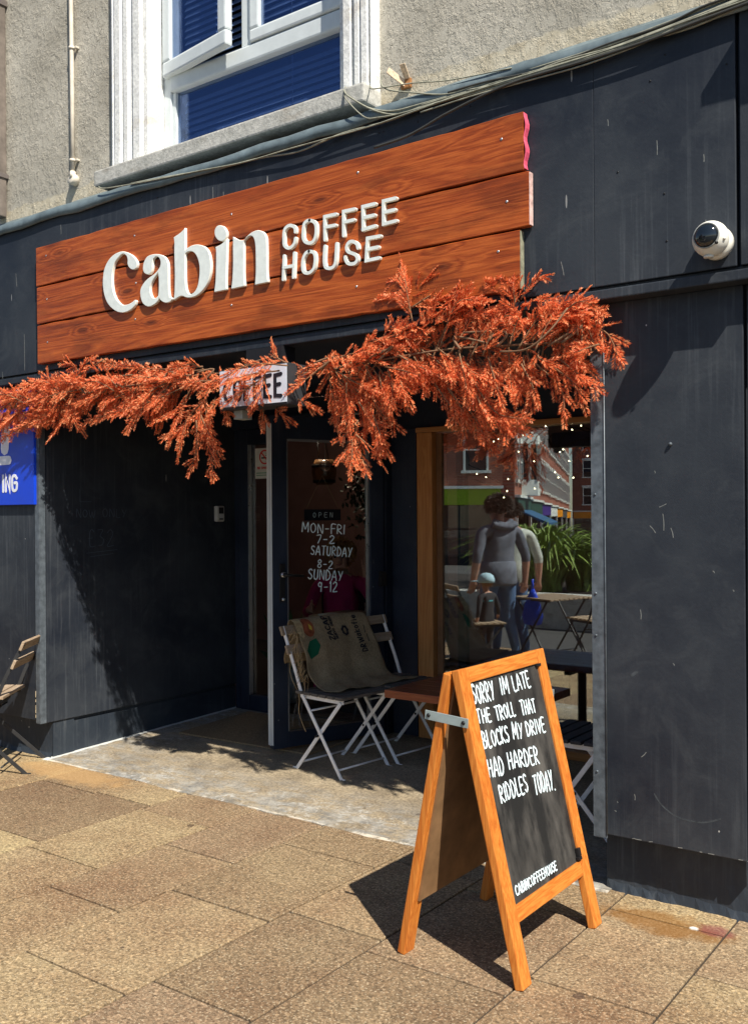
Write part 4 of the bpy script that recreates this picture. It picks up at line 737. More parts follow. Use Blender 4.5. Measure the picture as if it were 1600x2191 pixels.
for q in range(14):
    xx = -5.6 + 4*q/13 + R.uniform(-.1, .1); zz = stem_z(xx)
    m.tube(smooth_line([(xx, 3.56, zz-.01), (xx+R.uniform(-.1, .1), 3.57, zz+.05), (xx+R.uniform(-.2, .2), 3.55, zz+R.uniform(-.04, .09))], 4), [.006]*4+[.005]*4+[.003], 6)
m.tube(smooth_line([(-1.92, 3.52, 2.21), (-1.78, 3.48, 2.20), (-1.68, 3.48, 2.26), (-1.62, 3.52, 2.35)], 6), .004, 6)
hang(m.obj('stem', plain('pale_twig', (.20, .11, .06), .8)), gar)
# ------------------------------------------------------------ signs, fittings, cables on the front
cs = thing('coffee_box_sign', 'small pale box sign reading COFFEE half hidden by orange foliage', 'sign', (-3.3, 3.55, 2.12))
m = MB(); m.box(-3.535, -3.075, 3.524, 3.66, 2.079, 2.281, .004); hang(m.obj('sign_case', plain('grey_case', (.03, .032, .036), .6)), cs)
m = MB(); m.box(-3.529, -3.081, 3.5205, 3.5235, 2.091, 2.275); hang(m.obj('sign_face', plain('pale_sign_face', (.60, .64, .72), .5)), cs)
m = MB(); fn = lambda u, v, h: Vector((u, 3.5205-h, v))
for k, c in enumerate('COFFEE'):
    x = -3.498 + k*.068; g = GL[c]
    for i, s_ in enumerate(g[1]): ribbon(m, [(x + u*.090, 2.122 + v*.106) for u, v in s_], .019, fn, .0005+i*.0003, 5, c in 'CO')
hang(m.obj('lettering', 'ink'), cs)
m = MB(); m.box(-3.49, -3.43, 3.58, 3.65, 2.035, 2.078); hang(m.obj('sign_bracket', plain('pale_bracket', (.35, .36, .33), .6)), cs); m = MB(); m.box(-3.42, -3.18, 3.60, 3.70, 2.282, 2.384); hang(m.obj('sign_bracket', 'dark'), cs)
bs = thing('blue_sign', 'bright blue panel sign with white letters at the left edge of the frontage', 'sign', (-5.7, 3.69, 1.85))
m = MB(); m.box(-6.5, -5.325, 3.672, 3.699, 1.62, 2.36, .003); hang(m.obj('sign_panel', 'blue'), bs)
m = MB(); fn = lambda u, v, h: Vector((u, 3.672-h, v))
ribbon(m, [(-5.655, 1.71), (-5.655, 1.81)], .022, fn, .0005); ribbon(m, [(-5.625, 1.71), (-5.625, 1.81), (-5.583, 1.71), (-5.583, 1.81)], .02, fn, .0008, 4, False); ribbon(m, [(-5.505, 1.79), (-5.525, 1.808), (-5.55, 1.80), (-5.556, 1.76), (-5.55, 1.72), (-5.53, 1.712), (-5.508, 1.722), (-5.506, 1.76), (-5.53, 1.762)], .019, fn, .0011, 4)
ribbon(m, [(-5.80, 1.91), (-5.59, 1.91)], .058, fn, .0005, 4, False); ribbon(m, [(-5.635, 1.985), (-5.615, 2.16)], .085, fn, .0008, 4, False)
hang(m.obj('lettering', 'bluew'), bs)
ns = thing('no_smoking_sign', 'white no smoking notice with red ring behind the sidelight glass', 'notice', (-5.0, 5.44, 1.94))
m = MB(); m.box(-5.085, -4.90, 5.442, 5.4435, 1.82, 2.05); hang(m.obj('notice_sheet', 'paper'), ns)
m = MB(); fn = lambda u, v, h: Vector((u, 5.442-h, v)); cx, cz = -4.985, 1.982
ribbon(m, [(cx+.05*math.cos(a), cz+.05*math.sin(a)) for a in np.arange(0, 6.4, .4)], .011, fn, .0004); ribbon(m, [(cx-.033, cz+.033), (cx+.033, cz-.033)], .010, fn, .0007)
write(m, 'NO', (-5.06, 1.893), (-5.03, 1.893), .016, .004, fn); write(m, 'SMOKING', (-5.02, 1.893), (-4.915, 1.893), .016, .004, fn); hang(m.obj('ring', 'redp'), ns)
m = MB(); ribbon(m, [(cx-.03, cz-.006), (cx+.03, cz-.006)], .011, fn, .0002); ribbon(m, [(cx+.01, cz+.008), (cx+.02, cz+.022), (cx+.012, cz+.03)], .004, fn, .0002); hang(m.obj('cigarette', 'ink'), ns)
m = MB(); ribbon(m, [(-5.07, 1.862), (-4.92, 1.862)], .006, fn, .0004); ribbon(m, [(-5.07, 1.845), (-4.93, 1.845)], .005, fn, .0004); hang(m.obj('small_print', 'greenp'), ns)
kb = thing('key_safe', 'small grey key safe on the dark side wall of the doorway', 'key safe', (-5.30, 5.25, 1.55))
m = MB(); m.box(-5.30, -5.262, 5.212, 5.292, 1.495, 1.615, .012); hang(m.obj('case', plain('pale_safe', (.42, .43, .42), .5)), kb)
m = MB(); m.box(-5.2615, -5.256, 5.228, 5.276, 1.555, 1.603, .004); m.box(-5.2615, -5.257, 5.235, 5.27, 1.51, 1.52); hang(m.obj('keypad', 'clip'), kb)
# faint old chalk writing on the side wall
ch = m = MB(); fn = lambda u, v, h: Vector((-5.2995+h*.3, u, v))
write(m, 'NOW', (3.97, 1.54), (4.12, 1.535), .05, .0035, fn, .0003); write(m, 'ONLY', (4.18, 1.54), (4.38, 1.535), .055, .0035, fn, .0003); write(m, '£32', (4.06, 1.345), (4.27, 1.345), .11, .0035, fn, .0003)
ribbon(m, [(4.05, 1.30), (4.30, 1.315)], .003, fn, .0003); ribbon(m, [(4.08, 1.275), (4.27, 1.29)], .003, fn, .0003); ribbon(m, [(4.0, 1.72), (4.0, 1.64), (4.09, 1.64)], .003, fn, .0003, 4, False)
P(m, 'chalk_marks', plain('rubbed_chalk', (.06, .075, .10), .9))
cc = thing('security_camera', 'white dome security camera fixed high on the dark fascia', 'camera', (-1.06, 3.62, 2.53))
AX = Vector((-.05, -.93, -.05)).normalized(); Mx = Matrix.Translation((-1.07, 3.62, 2.53)) @ Vector((0, -1, 0)).to_track_quat('Z', 'Y').to_matrix().to_4x4()
m = MB(); m.lathe([(.060, 0), (.061, .02), (.058, .035)], 28, Mx); hang(m.obj('mount', 'cctv'), cc)
m = MB(); m.ball((-1.07, 3.538, 2.53), .064, 28, 18); hang(m.obj('housing', 'cctv'), cc)
gaze = Vector((-.03, -.99, .05)).normalized(); q = gaze.to_track_quat('Z', 'Y').to_matrix().to_4x4(); Mg = Matrix.Translation(Vector((-1.07, 3.538, 2.53))) @ q
m = MB(); m.lathe([(.043*math.cos(a), .047+.026*math.sin(a)) for a in np.linspace(0, 1.5, 8)], 28, Mg); hang(m.obj('lens_dome', 'dome'), cc)
m = MB(); m.lathe([(.0465, .040), (.0472, .047), (.0435, .0505), (.0425, .045)], 28, Mg); hang(m.obj('lens_ring', plain('grey_ring', (.35, .36, .34), .5)), cc)
m = MB(); m.lathe([(.018, 0), (.018, .006)], 14, Matrix.Translation((-1.075, 3.53, 2.462))); m.lathe([(.006, 0), (.006, .004)], 8, Matrix.Translation((-1.015, 3.51, 2.517)) @ Vector((.8, -.5, -.2)).to_track_quat('Z', 'Y').to_matrix().to_4x4()); hang(m.obj('cap', 'cctv'), cc)
m = MB(); sc_ = m.lathe([(.006, 0), (.006, .005)], 8, Matrix.Translation((-1.035, 3.486, 2.50)) @ Vector((.5, -.8, -.3)).to_track_quat('Z', 'Y').to_matrix().to_4x4()); hang(m.obj('screw', 'clip'), cc)
pp = thing('cream_pipe', 'thin cream pipe ending in a round cap beside the upper window', 'pipe', (-5.05, 3.78, 3.65))
m = MB(); m.tube([(-5.05, 3.775, 3.66), (-5.052, 3.775, 4.2), (-5.055, 3.772, 4.9), (-5.055, 3.775, 6.5)], .0135, 10); hang(m.obj('pipe', 'pipe'), pp)
m = MB(); m.lathe([(.002, -.045), (.034, -.040), (.036, .0), (.030, .006)], 18, Matrix.Translation((-5.05, 3.765, 3.645)) @ Matrix.Rotation(1.35, 4, 'X')); m.tube([(-5.05, 3.77, 3.65), (-5.05, 3.775, 3.69)], .018, 10); hang(m.obj('end_cap', 'pipe'), pp)
for z in (3.76, 4.46, 5.3):
    m = MB(); m.lathe([(.019, -.008), (.019, .008)], 12, Matrix.Translation((-5.052, 3.775, z))); m.box(-5.035, -5.012, 3.776, 3.80, z-.006, z+.006, .002); hang(m.obj('pipe_clip', 'pipe'), pp)
dp = thing('downpipe', 'weathered brown square downpipe at the far left of the wall', 'downpipe', (-5.82, 3.76, 3.55))
m = MB(); m.box(-5.86, -5.775, 3.74, 3.79, 3.545, 7.3, .006); hang(m.obj('pipe', plain('weathered_brown', (.16, .135, .115), .8, .2, 0, .35, 12)), dp)
m = MB(); m.box(-5.87, -5.765, 3.735, 3.799, 4.95, 4.99, .003); m.box(-5.87, -5.765, 3.735, 3.799, 3.80, 3.83, .003); hang(m.obj('pipe_clip', plain('brown_clip', (.13, .11, .1), .8)), dp)
lg = thing('wall_lugs', 'pair of rusty cream metal lugs sticking out of the wall right of the sill', 'bracket', (-2.57, 3.78, 3.59))
m = MB(); m.bar((-2.56, 3.80, 3.575), (-2.60, 3.70, 3.62), .032, .006, (0, 0, 1), .003); hang(m.obj('lug', 'rust'), lg)
m = MB(); m.bar((-2.55, 3.80, 3.585), (-2.545, 3.74, 3.65), .030, .006, (1, 0, 0), .003); hang(m.obj('lug', 'rust'), lg)
m = MB(); m.box(-2.585, -2.53, 3.785, 3.80, 3.555, 3.60, .004); hang(m.obj('lug_plate', plain('rust_brown', (.36, .17, .07), .9, .1, 0, .5, 60)), lg)
cb = thing('cable_bundle', 'tangle of grey cables sagging along the lead flashing', 'cables', (-2.5, 3.6, 3.4))
rr = random.Random(5)
for c in CABLES:
    pts = [(x, y+rr.uniform(-.004, .004), z+rr.uniform(-.004, .004)) for x, y, z in c]
    if c[-1][0] > -3.2 and c[-1][2] > 3.5: pts[-1] = (pts[-1][0], 3.655, pts[-1][2]); pts.append((pts[-1][0]-.004, 3.67, 3.59))
    m = MB(); m.tube(smooth_line(pts, 5), rr.uniform(.003, .0048), 6); hang(m.obj('cable', 'cable'), cb)
m = MB(); m.tube(smooth_line(BLACK, 5), .006, 6); hang(m.obj('cable', 'cablek'), cb)
for k in range(6):
    base = CABLES[k % 4][:7]; pts = [(x, 3.600-.002*k, z-.012+rr.uniform(-.022, .022)) for x, y, z in base]
    m = MB(); m.tube(smooth_line(pts, 5), rr.uniform(.003, .005), 6); hang(m.obj('cable', 'cable' if k % 3 else 'cablek'), cb)
m = MB(); m.tube(smooth_line([(-2.74, 3.74, 3.60), (-2.70, 3.70, 3.57), (-2.62, 3.62, 3.51), (-2.4, 3.60, 3.47), (-2.2, 3.60, 3.43), (-1.9, 3.6, 3.40)], 5), .003, 5); hang(m.obj('cable', 'cable'), cb)

# ------------------------------------------------------------ pavement A-board
ab = thing('a_board', 'orange oak A-frame chalkboard with a handwritten joke on the pavement', 'chalkboard', (-1.7, 3.12, 0))
Y0, Y1 = 2.80, 3.44
def frame_side(fx, tx, tz, sgn, nm):
    """fx foot x, (tx,tz) top; sgn +1 front leaf (outer face +x)"""
    o = Vector((fx, 0, 0)); v = (Vector((tx, 0, tz))-o); L = v.length; v.normalize(); nrm = Vector((v.z, 0, -v.x))*sgn
    def B(u, w, h): return Vector((0, u, 0)) + o + v*w + nrm*h
    def bx(m, u0, u1, w0, w1, h0, h1, bev=0.):
        t = MB(); t.box(u0, u1, w0, w1, h0, h1, bev); m.add([B(*q) for q in t.v], t.f)
    for k, (a, b) in enumerate(((Y0, Y0+.064), (Y1-.064, Y1))):
        m = MB(); bx(m, a, b, .004, L, -.030, 0, .004); hang(m.obj('stile', 'oakz'), ab)
    m = MB(); bx(m, Y0+.0645, Y1-.0645, L-.052, L-.001, -.029, -.001, .004); hang(m.obj('rail', 'oaky'), ab)
    m = MB(); bx(m, Y0+.0645, Y1-.0645, .198, .252, -.029, -.001, .004); hang(m.obj('rail', 'oaky'), ab)
    return B, bx, L
B, bx, L = frame_side(-1.46, -1.695, 1.02, 1, 'front')
m = MB(); bx(m, Y0+.058, Y1-.058, .246, L-.046, -.016, -.010); cbd = hang(m.obj('chalkboard', 'black'), ab)
m = MB(); bx(m, Y0+.03, Y1-.03, .20, L-.01, -.038, -.0305); hang(m.obj('backing_board', 'hard'), ab)
m = MB(); fn = lambda u, v, h: B(2.835+u, v, -.0098+h)
for k, (t, a, b, top) in enumerate((('SORRY', (.034, .922), (.178, .916), .062), ('IM', (.231, .925), (.286, .919), .056), ('LATE', (.324, .920), (.452, .919), .056), ('THE', (.034, .855), (.121, .849), .044), ('TROLL', (.160, .843), (.296, .838), .046), ('THAT', (.345, .831), (.453, .825), .050), ('BLOCKS', (.040, .769), (.218, .762), .054), ('MY', (.249, .762), (.318, .750), .054), ('DRIVE', (.352, .754), (.494, .743), .050), ('HAD', (.036, .674), (.137, .661), .056), ('HARDER', (.177, .670), (.395, .646), .056), ('RIDDLES', (.080, .579), (.276, .571), .056), ('TODAY.', (.322, .550), (.475, .532), .068))):
    write(m, t, a, b, top, .0060, fn, slant=-.05, jit=.035, seed=20+k)
write(m, 'CABINCOFFEEHOUSE', (.056, .277), (.359, .273), .030, .0042, fn, jit=.03, seed=60)
hang(m.obj('lettering', 'chalk'), cbd)
m = MB(); bx(m, Y1-.085, Y1-.055, L-.062, L-.052, -.008, .004, .002); bx(m, Y1-.078, Y1-.058, .27, .30, -.008, .006, .002); bx(m, Y1-.085, Y1-.062, .258, .27, -.008, .008, .002); hang(m.obj('clip', 'clip'), ab)
B2, bx2, L2 = frame_side(-1.955, -1.755, 1.005, -1, 'back')
m = MB(); bx2(m, Y0+.058, Y1-.058, .246, L2-.046, -.016, -.010); hang(m.obj('chalkboard', 'black'), ab)
m = MB(); bx2(m, Y0+.03, Y1-.03, .20, L2-.01, -.038, -.0305); hang(m.obj('backing_board', 'hard'), ab)
for yy in (Y0-.006, Y1+.006):
    m = MB(); m.bar((-1.825, yy, .857), (-1.655, yy, .845), .032, .004, (0, 0, 1), .001); st = hang(m.obj('stay', 'strap'), ab)
    m = MB(); sg_ = -1 if yy < 3 else 1
    for xx, zz in ((-1.81, .856), (-1.672, .846)): m.lathe([(.007, 0), (.007, .003), (.003, .005)], 10, Matrix.Translation((xx, yy+.002*sg_, zz)) @ Matrix.Rotation(-sg_*PI/2, 4, 'X'))
    hang(m.obj('screw', 'clip'), st)

# ------------------------------------------------------------ folding bistro chairs, table
def bistro_chair(name, label, cat, frame_m, slat_m, loc, rz, group, W_=.40, slat_over=.025, nsl=6, lean=1., hz=0., splay=.19):
    t = thing(name, label, cat, loc, rz, group); h = W_/2
    for sgn in (-1, 1):
        y = sgn*h
        m = MB(); pts = [(splay+.005, 0), (-.135, .455), (-.135-.05*lean, .58), (-.135-.165*lean, .84+hz)]
        for a, b in zip(pts, pts[1:]): m.bar((a[0], y, a[1]), (b[0], y, b[1]), .022, .007, (0, .0, 1) if False else (1, 0, 0), .001)
        m.box(splay, splay+.035, y-.004, y+.004, 0, .007); lg_ = m.obj('leg', frame_m, t)
        m = MB(); yi = y - sgn*.009
        m.bar((-splay, yi, 0), (.185, yi, .435), .022, .007, (1, 0, 0), .001); m.box(-splay-.03, -splay+.005, yi-.004, yi+.004, 0, .007); m.obj('leg', frame_m, t)
        m = MB(); m.bar((-.16, yi-sgn*.008, .438), (.20, yi-sgn*.008, .438), .024, .006, (0, 0, 1), .001); m.obj('seat_rail', frame_m, t)
        m = MB(); m.lathe([(.008, -.014), (.008, .014)], 8, Matrix.Translation((.0, y, .222)) @ Matrix.Rotation(PI/2, 4, 'X')); m.obj('rivet', 'clip', lg_)
    for q in ([(.16, -h, .045), (.16, h, .045)], [(-.155, -h+.009, .042), (-.155, h-.009, .042)], [(-.065, -h, .36), (-.065, h, .36)]): m = MB(); m.tube(q, .006, 6); m.obj('stretcher', frame_m, t)
    m = MB()
    for k in range(nsl):
        x0 = -.175 + k*.40/nsl; m.box(x0, x0+.40/nsl-.012, -h-.012, h+.012, .452, .470, .003)
    m.obj('seat', slat_m, t)
    for (z0, xx) in ((.815+hz, -.135-.165*lean), (.705+hz, -.135-.115*lean)):
        m = MB(); m.bar((xx+.012, -h-slat_over, z0), (xx+.012, h+slat_over, z0), .058, .018, (-.40, 0, .92), .005); m.obj('back_slat', slat_m, t)
    return t
FZ = lambda y: floor_z(y)
c1 = bistro_chair('bistro_chair', 'white folding chair nearer the pavement, under the left half of the coffee sack', 'chair', 'white', 'slatl', (-3.59, 4.58, FZ(4.5)), -.12, 'white folding chairs in the doorway')
for ch_ in [x for x in bpy.data.objects if x.parent == c1 and x.name.startswith('seat') and 'rail' not in x.name]:
    ch_.data.materials.clear(); ch_.data.materials.append(MT['slat'])
c2 = copy_tree(c1); c2.location = (-3.505, 5.03, FZ(4.6)); c2['label'] = 'white folding chair nearer the window, under the right half of the coffee sack'
c3 = bistro_chair('bistro_chair', 'white folding chair with charcoal slats mostly hidden behind the right pillar', 'chair', 'white', 'slatb', (-1.90, 4.36, FZ(4.4)), PI, 'white folding chairs in the doorway')
ck = bistro_chair('black_chair', 'black steel folding chair with two pale back slats at the left edge', 'chair', 'blackm', 'slatl', (-5.47, 3.42, 0), math.atan2(-.63, -.78), None, slat_over=.02, lean=1., hz=-.045, splay=.30)
tb = thing('coffee_table', 'low reddish brown wooden table between the white folding chairs', 'table', (-2.75, 4.78, FZ(4.7)))
m = MB()
for k in range(5): m.box(-3.195, -2.345, 4.47+k*.126, 4.47+k*.126+.122, .505, .549, .004)
hang(m.obj('tabletop', 'tbl'), tb)
m = MB(); m.lathe([(.03, .06), (.03, .5)], 12, Matrix.Translation((-2.75, 4.78, 0))); m.box(-2.98, -2.52, 4.76, 4.80, .47, .504); m.box(-2.77, -2.73, 4.55, 5.02, .469, .503); hang(m.obj('pedestal', 'blackm'), tb)
m = MB(); m.lathe([(.20, FZ(4.7)), (.20, .05), (.035, .07)], 20, Matrix.Translation((-2.75, 4.78, 0))); hang(m.obj('base_plate', 'blackm'), tb)
# hessian sack over the two chair backs
SP = smooth_line([(-3.985, .58), (-3.965, .77), (-3.945, .885), (-3.912, .900), (-3.880, .880), (-3.848, .81), (-3.808, .735), (-3.75, .60), (-3.70, .53), (-3.63, .512), (-3.50, .508)], 6)
def sack_len():
    L = [0]
    for a, b in zip(SP, SP[1:]): L.append(L[-1]+(b-a).length)
    return L
SL = sack_len(); top_s = SL[3*6]
def sackp(u, v, h=0.):
    """u along y, v distance down the front from the top ridge"""
    s = max(0, min(SL[-1]-1e-5, top_s - v)) if v < -9 else max(0, min(SL[-1]-1e-5, top_s + v))
    for i in range(len(SL)-1):
        if SL[i] <= s <= SL[i+1]:
            t = (s-SL[i])/(SL[i+1]-SL[i]); p = SP[i].lerp(SP[i+1], t); d = (SP[i+1]-SP[i]).normalized(); break
    wob = .005*math.sin(u*17+s*6)*min(1, max(0, v)*4) + .003*math.sin(u*41+s*11)*min(1, max(0, v)*5) + .004*math.sin(u*7-s*23)
    n = Vector((-d.y, 0, d.x)); n = n if n.x + n.z > 0 else -n
    q = Vector((p.x + .014 + max(-.02, u-4.55)*.17, u, p.y)) + n*(wob+h+.004); return q
sa = thing('coffee_sack', 'printed hessian coffee sack draped over two white chair backs', 'sack', (-3.8, 4.8, .5))
m = MB(); nu, nv = 46, 60; vs = []; fs = []; rr = random.Random(9)
for j in range(nv+1):
    v = -.30 + (.30+SL[-1]-top_s)*j/nv
    for i in range(nu+1):
        tt = i/nu; yl = 4.50 - .05*max(0, v)/.4 + .012*math.sin(v*31); yr = 5.07 + .015*math.sin(v*9) + (.05*max(0, v-.3)/.2)
        vv = v - (.06*max(0, (tt-.75)) if j == nv else 0)
        p = sackp(yl + (yr-yl)*tt, vv); vs.append(p)
for j in range(nv):
    for i in range(nu): a = j*(nu+1)+i; fs.append((a, a+1, a+nu+2, a+nu+1))
m.add(vs, fs, True); o = m.obj('cloth', 'burlap'); so_ = o.modifiers.new('thickness', 'SOLIDIFY'); so_.thickness = .0025; hang(o, sa); cloth = o
m = MB(); fn = lambda u, v, h: sackp(u, v, h+.002)
# vertical print: text runs up the sack. local (a along -v, b along u)
fv = lambda u0, v0: (lambda a, b, h: sackp(u0 - b, v0 - a, h+.0022))
write(m, 'ZACAP', (0, 0), (.165, 0), .038, .0085, fv(4.745, .175), seed=3, jit=.0); write(m, 'NUEVO ORIEN', (0, 0), (.15, 0), .017, .004, fv(4.775, .17), seed=4, jit=.0)
write(m, 'DR', (0, 0), (.05, 0), .042, .0065, fv(4.975, .275), seed=5, jit=0.); write(m, 'Wakofie', (.062, 0), (.245, 0), .042, .006, fv(4.975, .275), seed=6, jit=0.)
for k in range(7): a = k*.9; ribbon(m, [(4.86+.02*math.cos(a), .12+.026*math.sin(a)), (4.86+.026*math.cos(a+.8), .12+.03*math.sin(a+.8))], .014, fn, .0004+k*.0002)
ribbon(m, [(5.02, .21), (5.025, .16)], .004, fn, .0004); ribbon(m, [(5.02, .15), (5.025, .10)], .004, fn, .0004)
hang(m.obj('lettering', 'ink'), cloth)
m = MB(); poly = [(4.47, .03), (4.53, .02), (4.60, .015), (4.615, .09), (4.58, .155), (4.50, .16), (4.475, .10)]
def patch(m, poly, h): 
    c = (sum(p[0] for p in poly)/len(poly), sum(p[1] for p in poly)/len(poly)); dense = []
    for i in range(len(poly)):
        a, b = poly[i], poly[(i+1) % len(poly)]
        for k in range(4): t = k/4; dense.append((a[0]+(b[0]-a[0])*t, a[1]+(b[1]-a[1])*t))
    vs = [sackp(*c, h)]; R_ = 4
    for q in range(1, R_+1): vs += [sackp(c[0]+(p[0]-c[0])*q/R_, c[1]+(p[1]-c[1])*q/R_, h) for p in dense]
    n = len(dense); fs = [(0, 1+i, 1+(i+1) % n) for i in range(n)]
    for q in range(R_-1): fs += [(1+q*n+i, 1+(q+1)*n+i, 1+(q+1)*n+(i+1) % n, 1+q*n+(i+1) % n) for i in range(n)]
    m.add(vs, fs)
patch(m, [(4.57+.05*math.cos(a), .072+.066*math.sin(a)) for a in np.arange(0, 6.2, .55)], .0032); pr_ = hang(m.obj('fruit_print', 'fruit'), cloth)
m = MB(); patch(m, [(4.60, .15), (4.612, .20), (4.58, .25), (4.52, .275), (4.50, .22), (4.545, .165)], .0036); hang(m.obj('leaf_print', 'leafp'), cloth)
m = MB(); patch(m, [(4.585, .05), (4.605, .07), (4.60, .095), (4.58, .085)], .0042); hang(m.obj('fruit_print', 'yell'), cloth)
m = MB(); patch(m, [(4.47, .01), (4.53, .0), (4.535, .06), (4.52, .13), (4.50, .15), (4.465, .1)], .0045); hang(m.obj('figure_print', 'ochre'), cloth)
m = MB()
for k in range(46):
    v0 = rr.uniform(.05, .40); p = sackp(4.475 - .05*v0/.4, v0, .0); l = rr.uniform(.03, .14)
    m.tube(smooth_line([p, p+Vector((rr.uniform(-.01, .02), rr.uniform(-.05, -.01), -l*.4)), p+Vector((rr.uniform(-.02, .03), rr.uniform(-.06, .0), -l))], 3), .0014, 4)
p = sackp(4.46, .12, 0); m.tube(smooth_line([p, p+Vector((-.02, -.05, -.2)), p+Vector((.05, -.05, -.34)), p+Vector((.06, -.06, -.45)), p+Vector((.12, -.07, -.55))], 5), .0018, 5)
hang(m.obj('frayed_edge', 'straw'), cloth)
dm = thing('door_mat', 'large brown coir door mat in the shaded entrance', 'mat', (-4.55, 5.0, FZ(5)))
m = MB(); vs = [(-5.05, 4.62), (-3.92, 4.66), (-3.9, 5.34), (-5.08, 5.34)]
m.prism(vs, lambda u, v, h: Vector((u, v, floor_z(v)+(.014 if h == 0 else .002)))); o = m.obj('door_mat_pile', 'mat'); hang(o, dm)
op = thing('open_sign', 'small dark OPEN sign hanging on strings inside the door glass', 'sign', (-3.99, 4.92, 1.54))
m = MB(); dbox(m, .252, .522, -.022, -.014, 1.505, 1.578, .002); hang(m.obj('board', 'ink'), op)
m = MB(); fn = lambda u, v, h: D3(u, v, -.0138+h)
for k, c in enumerate('OPEN'): write(m, c, (.313+k*.042, 1.527), (.333+k*.042, 1.526), .030, .0035, fn, jit=0, seed=k)
hang(m.obj('lettering', 'chalk'), op)
m = MB(); m.tube([D3(.265, 1.577, -.018), D3(.385, 1.80, -.016)], .0012, 4); m.tube([D3(.51, 1.575, -.018), D3(.385, 1.80, -.016)], .0012, 4); hang(m.obj('string', 'straw'), op)
# ------------------------------------------------------------ inside the shop
lp = thing('cask_lamp', 'small wooden cask lamp hanging on cords behind the door', 'lamp', (-5.67, 7.0, 1.9))
m = MB(); m.lathe([(.075, 1.82), (.10, 1.86), (.115, 1.93), (.105, 2.0), (.085, 2.05)], 20, Matrix.Translation((-5.67, 7.0, 0))); hang(m.obj('cask', 'cask'), lp)
m = MB()
for z, rad in ((1.85, .101), (1.99, .112)): m.lathe([(rad, z-.014), (rad+.006, z-.014), (rad+.004, z+.014), (rad, z+.014)], 20, Matrix.Translation((-5.67, 7.0, 0)))
hang(m.obj('hoop', 'dark'), lp)
m = MB(); m.tube([(-5.73, 7, 2.05), (-5.80, 7, 2.6)], .006, 5); m.tube([(-5.62, 7, 2.05), (-5.74, 7, 2.6)], .006, 5); hang(m.obj('cord', 'dark'), lp)
bu = thing('glass_bulb', 'round clear glass bulb in front of the hanging cask', 'bulb', (-5.50, 6.8, 1.98))
m = MB(); m.ball((-5.50, 6.8, 1.98), .055, 14, 10); hang(m.obj('globe', 'clear'), bu)
m = MB(); m.lathe([(.016, 0), (.016, .05)], 10, Matrix.Translation((-5.50, 6.8, 1.89))); m.tube([(-5.5, 6.8, 2.03), (-5.5, 6.8, 2.6)], .003, 5); hang(m.obj('fitting', 'metal'), bu)
wr = thing('fairy_light_branches', 'dark twigs with warm fairy lights along the top of the shop window', 'fairy lights', (-2.7, 5.65, 2.0))
rr = random.Random(21); m = MB(); lights = []
for k in range(46):
    x = rr.uniform(-3.35, -1.65); z = rr.uniform(1.86, 2.08) - max(0, (-2.75-x))*.28*rr.random(); y = 5.62+rr.uniform(-.06, .1); p = Vector((x, y, z)); pts = [p]
    a = rr.uniform(0, 6.3)
    for q in range(4): a += rr.uniform(-.7, .7); p = p + Vector((math.cos(a)*.07, rr.uniform(-.02, .02), math.sin(a)*.05)); pts.append(p)
    m.tube(smooth_line(pts, 3), .004, 4)
    if x > -3.2 or rr.random() < .3: lights.append(pts[-1])
hang(m.obj('twigs', plain('dark_twigs', (.05, .025, .02), .9)), wr)
for p in lights:
    m = MB(); m.ball(p, .0048, 6, 4); hang(m.obj('bulb', 'bulb'), wr)
m = MB(); m.box(-2.75, -1.62, 5.72, 5.76, 1.80, 2.06, .004); tag(m.obj('purple_pelmet', plain('dark_purple', (.035, .018, .06), .7)), 'dark purple board hanging behind the fairy lights', 'pelmet')
bp = thing('display_post', 'tall dark post with a rounded grey top just inside the shop window', 'post', (-3.39, 5.68, .045))
m = MB(); m.box(-3.425, -3.36, 5.655, 5.70, .05, 1.80, .004); m.box(-3.48, -3.30, 5.60, 5.76, .045, .07); hang(m.obj('post', 'dark'), bp)
m = MB(); pl = [(-3.428, 1.801), (-3.352, 1.801), (-3.352, 1.92)] + [(-3.39+.038*math.cos(a), 1.92+.05*math.sin(a)) for a in np.arange(.3, 2.9, .3)] + [(-3.428, 1.92)]
m.prism(pl, lambda u, v, h: Vector((u, 5.652+.05*h, v))); hang(m.obj('post_top', plain('grey_felt', (.24, .23, .21), .8)), bp)
bt = thing('blue_table', 'dark blue topped table standing inside the shop window', 'table', (-2.5, 5.95, .045))
m = MB(); m.box(-2.95, -1.7, 5.72, 6.30, .535, .575, .006); hang(m.obj('tabletop', 'navyt'), bt)
for x, y in ((-2.9, 5.77), (-1.75, 5.77), (-2.9, 6.25), (-1.75, 6.25)): m = MB(); m.box(x-.02, x+.02, y-.02, y+.02, .046, .534); hang(m.obj('leg', 'dark'), bt)
it = thing('cafe_table', 'small wooden table beside the seated woman inside the shop', 'table', (-4.45, 6.0, .045))
m = MB(); m.box(-4.80, -4.1, 5.72, 6.22, .73, .77, .005); hang(m.obj('tabletop', 'slatl'), it)
m = MB(); m.lathe([(.2, .046), (.2, .06), (.03, .08), (.03, .729)], 14, Matrix.Translation((-4.45, 5.97, 0))); hang(m.obj('pedestal', 'dark'), it)
tg = thing('newspaper', 'folded white paper lying on the wooden table in the shop', 'paper', (-4.6, 5.8, .77)); m = MB(); m.box(-4.72, -4.50, 5.74, 5.88, .7705, .782, .002); hang(m.obj('sheet', 'tee'), tg)
cu = thing('water_glass', 'small drinking glass on the wooden table in the shop', 'glass', (-4.32, 5.85, .77)); m = MB(); m.lathe([(.03, .771), (.036, .88), (.033, .88), (.028, .78)], 14, Matrix.Translation((-4.32, 5.85, 0))); hang(m.obj('tumbler', 'clear'), cu)
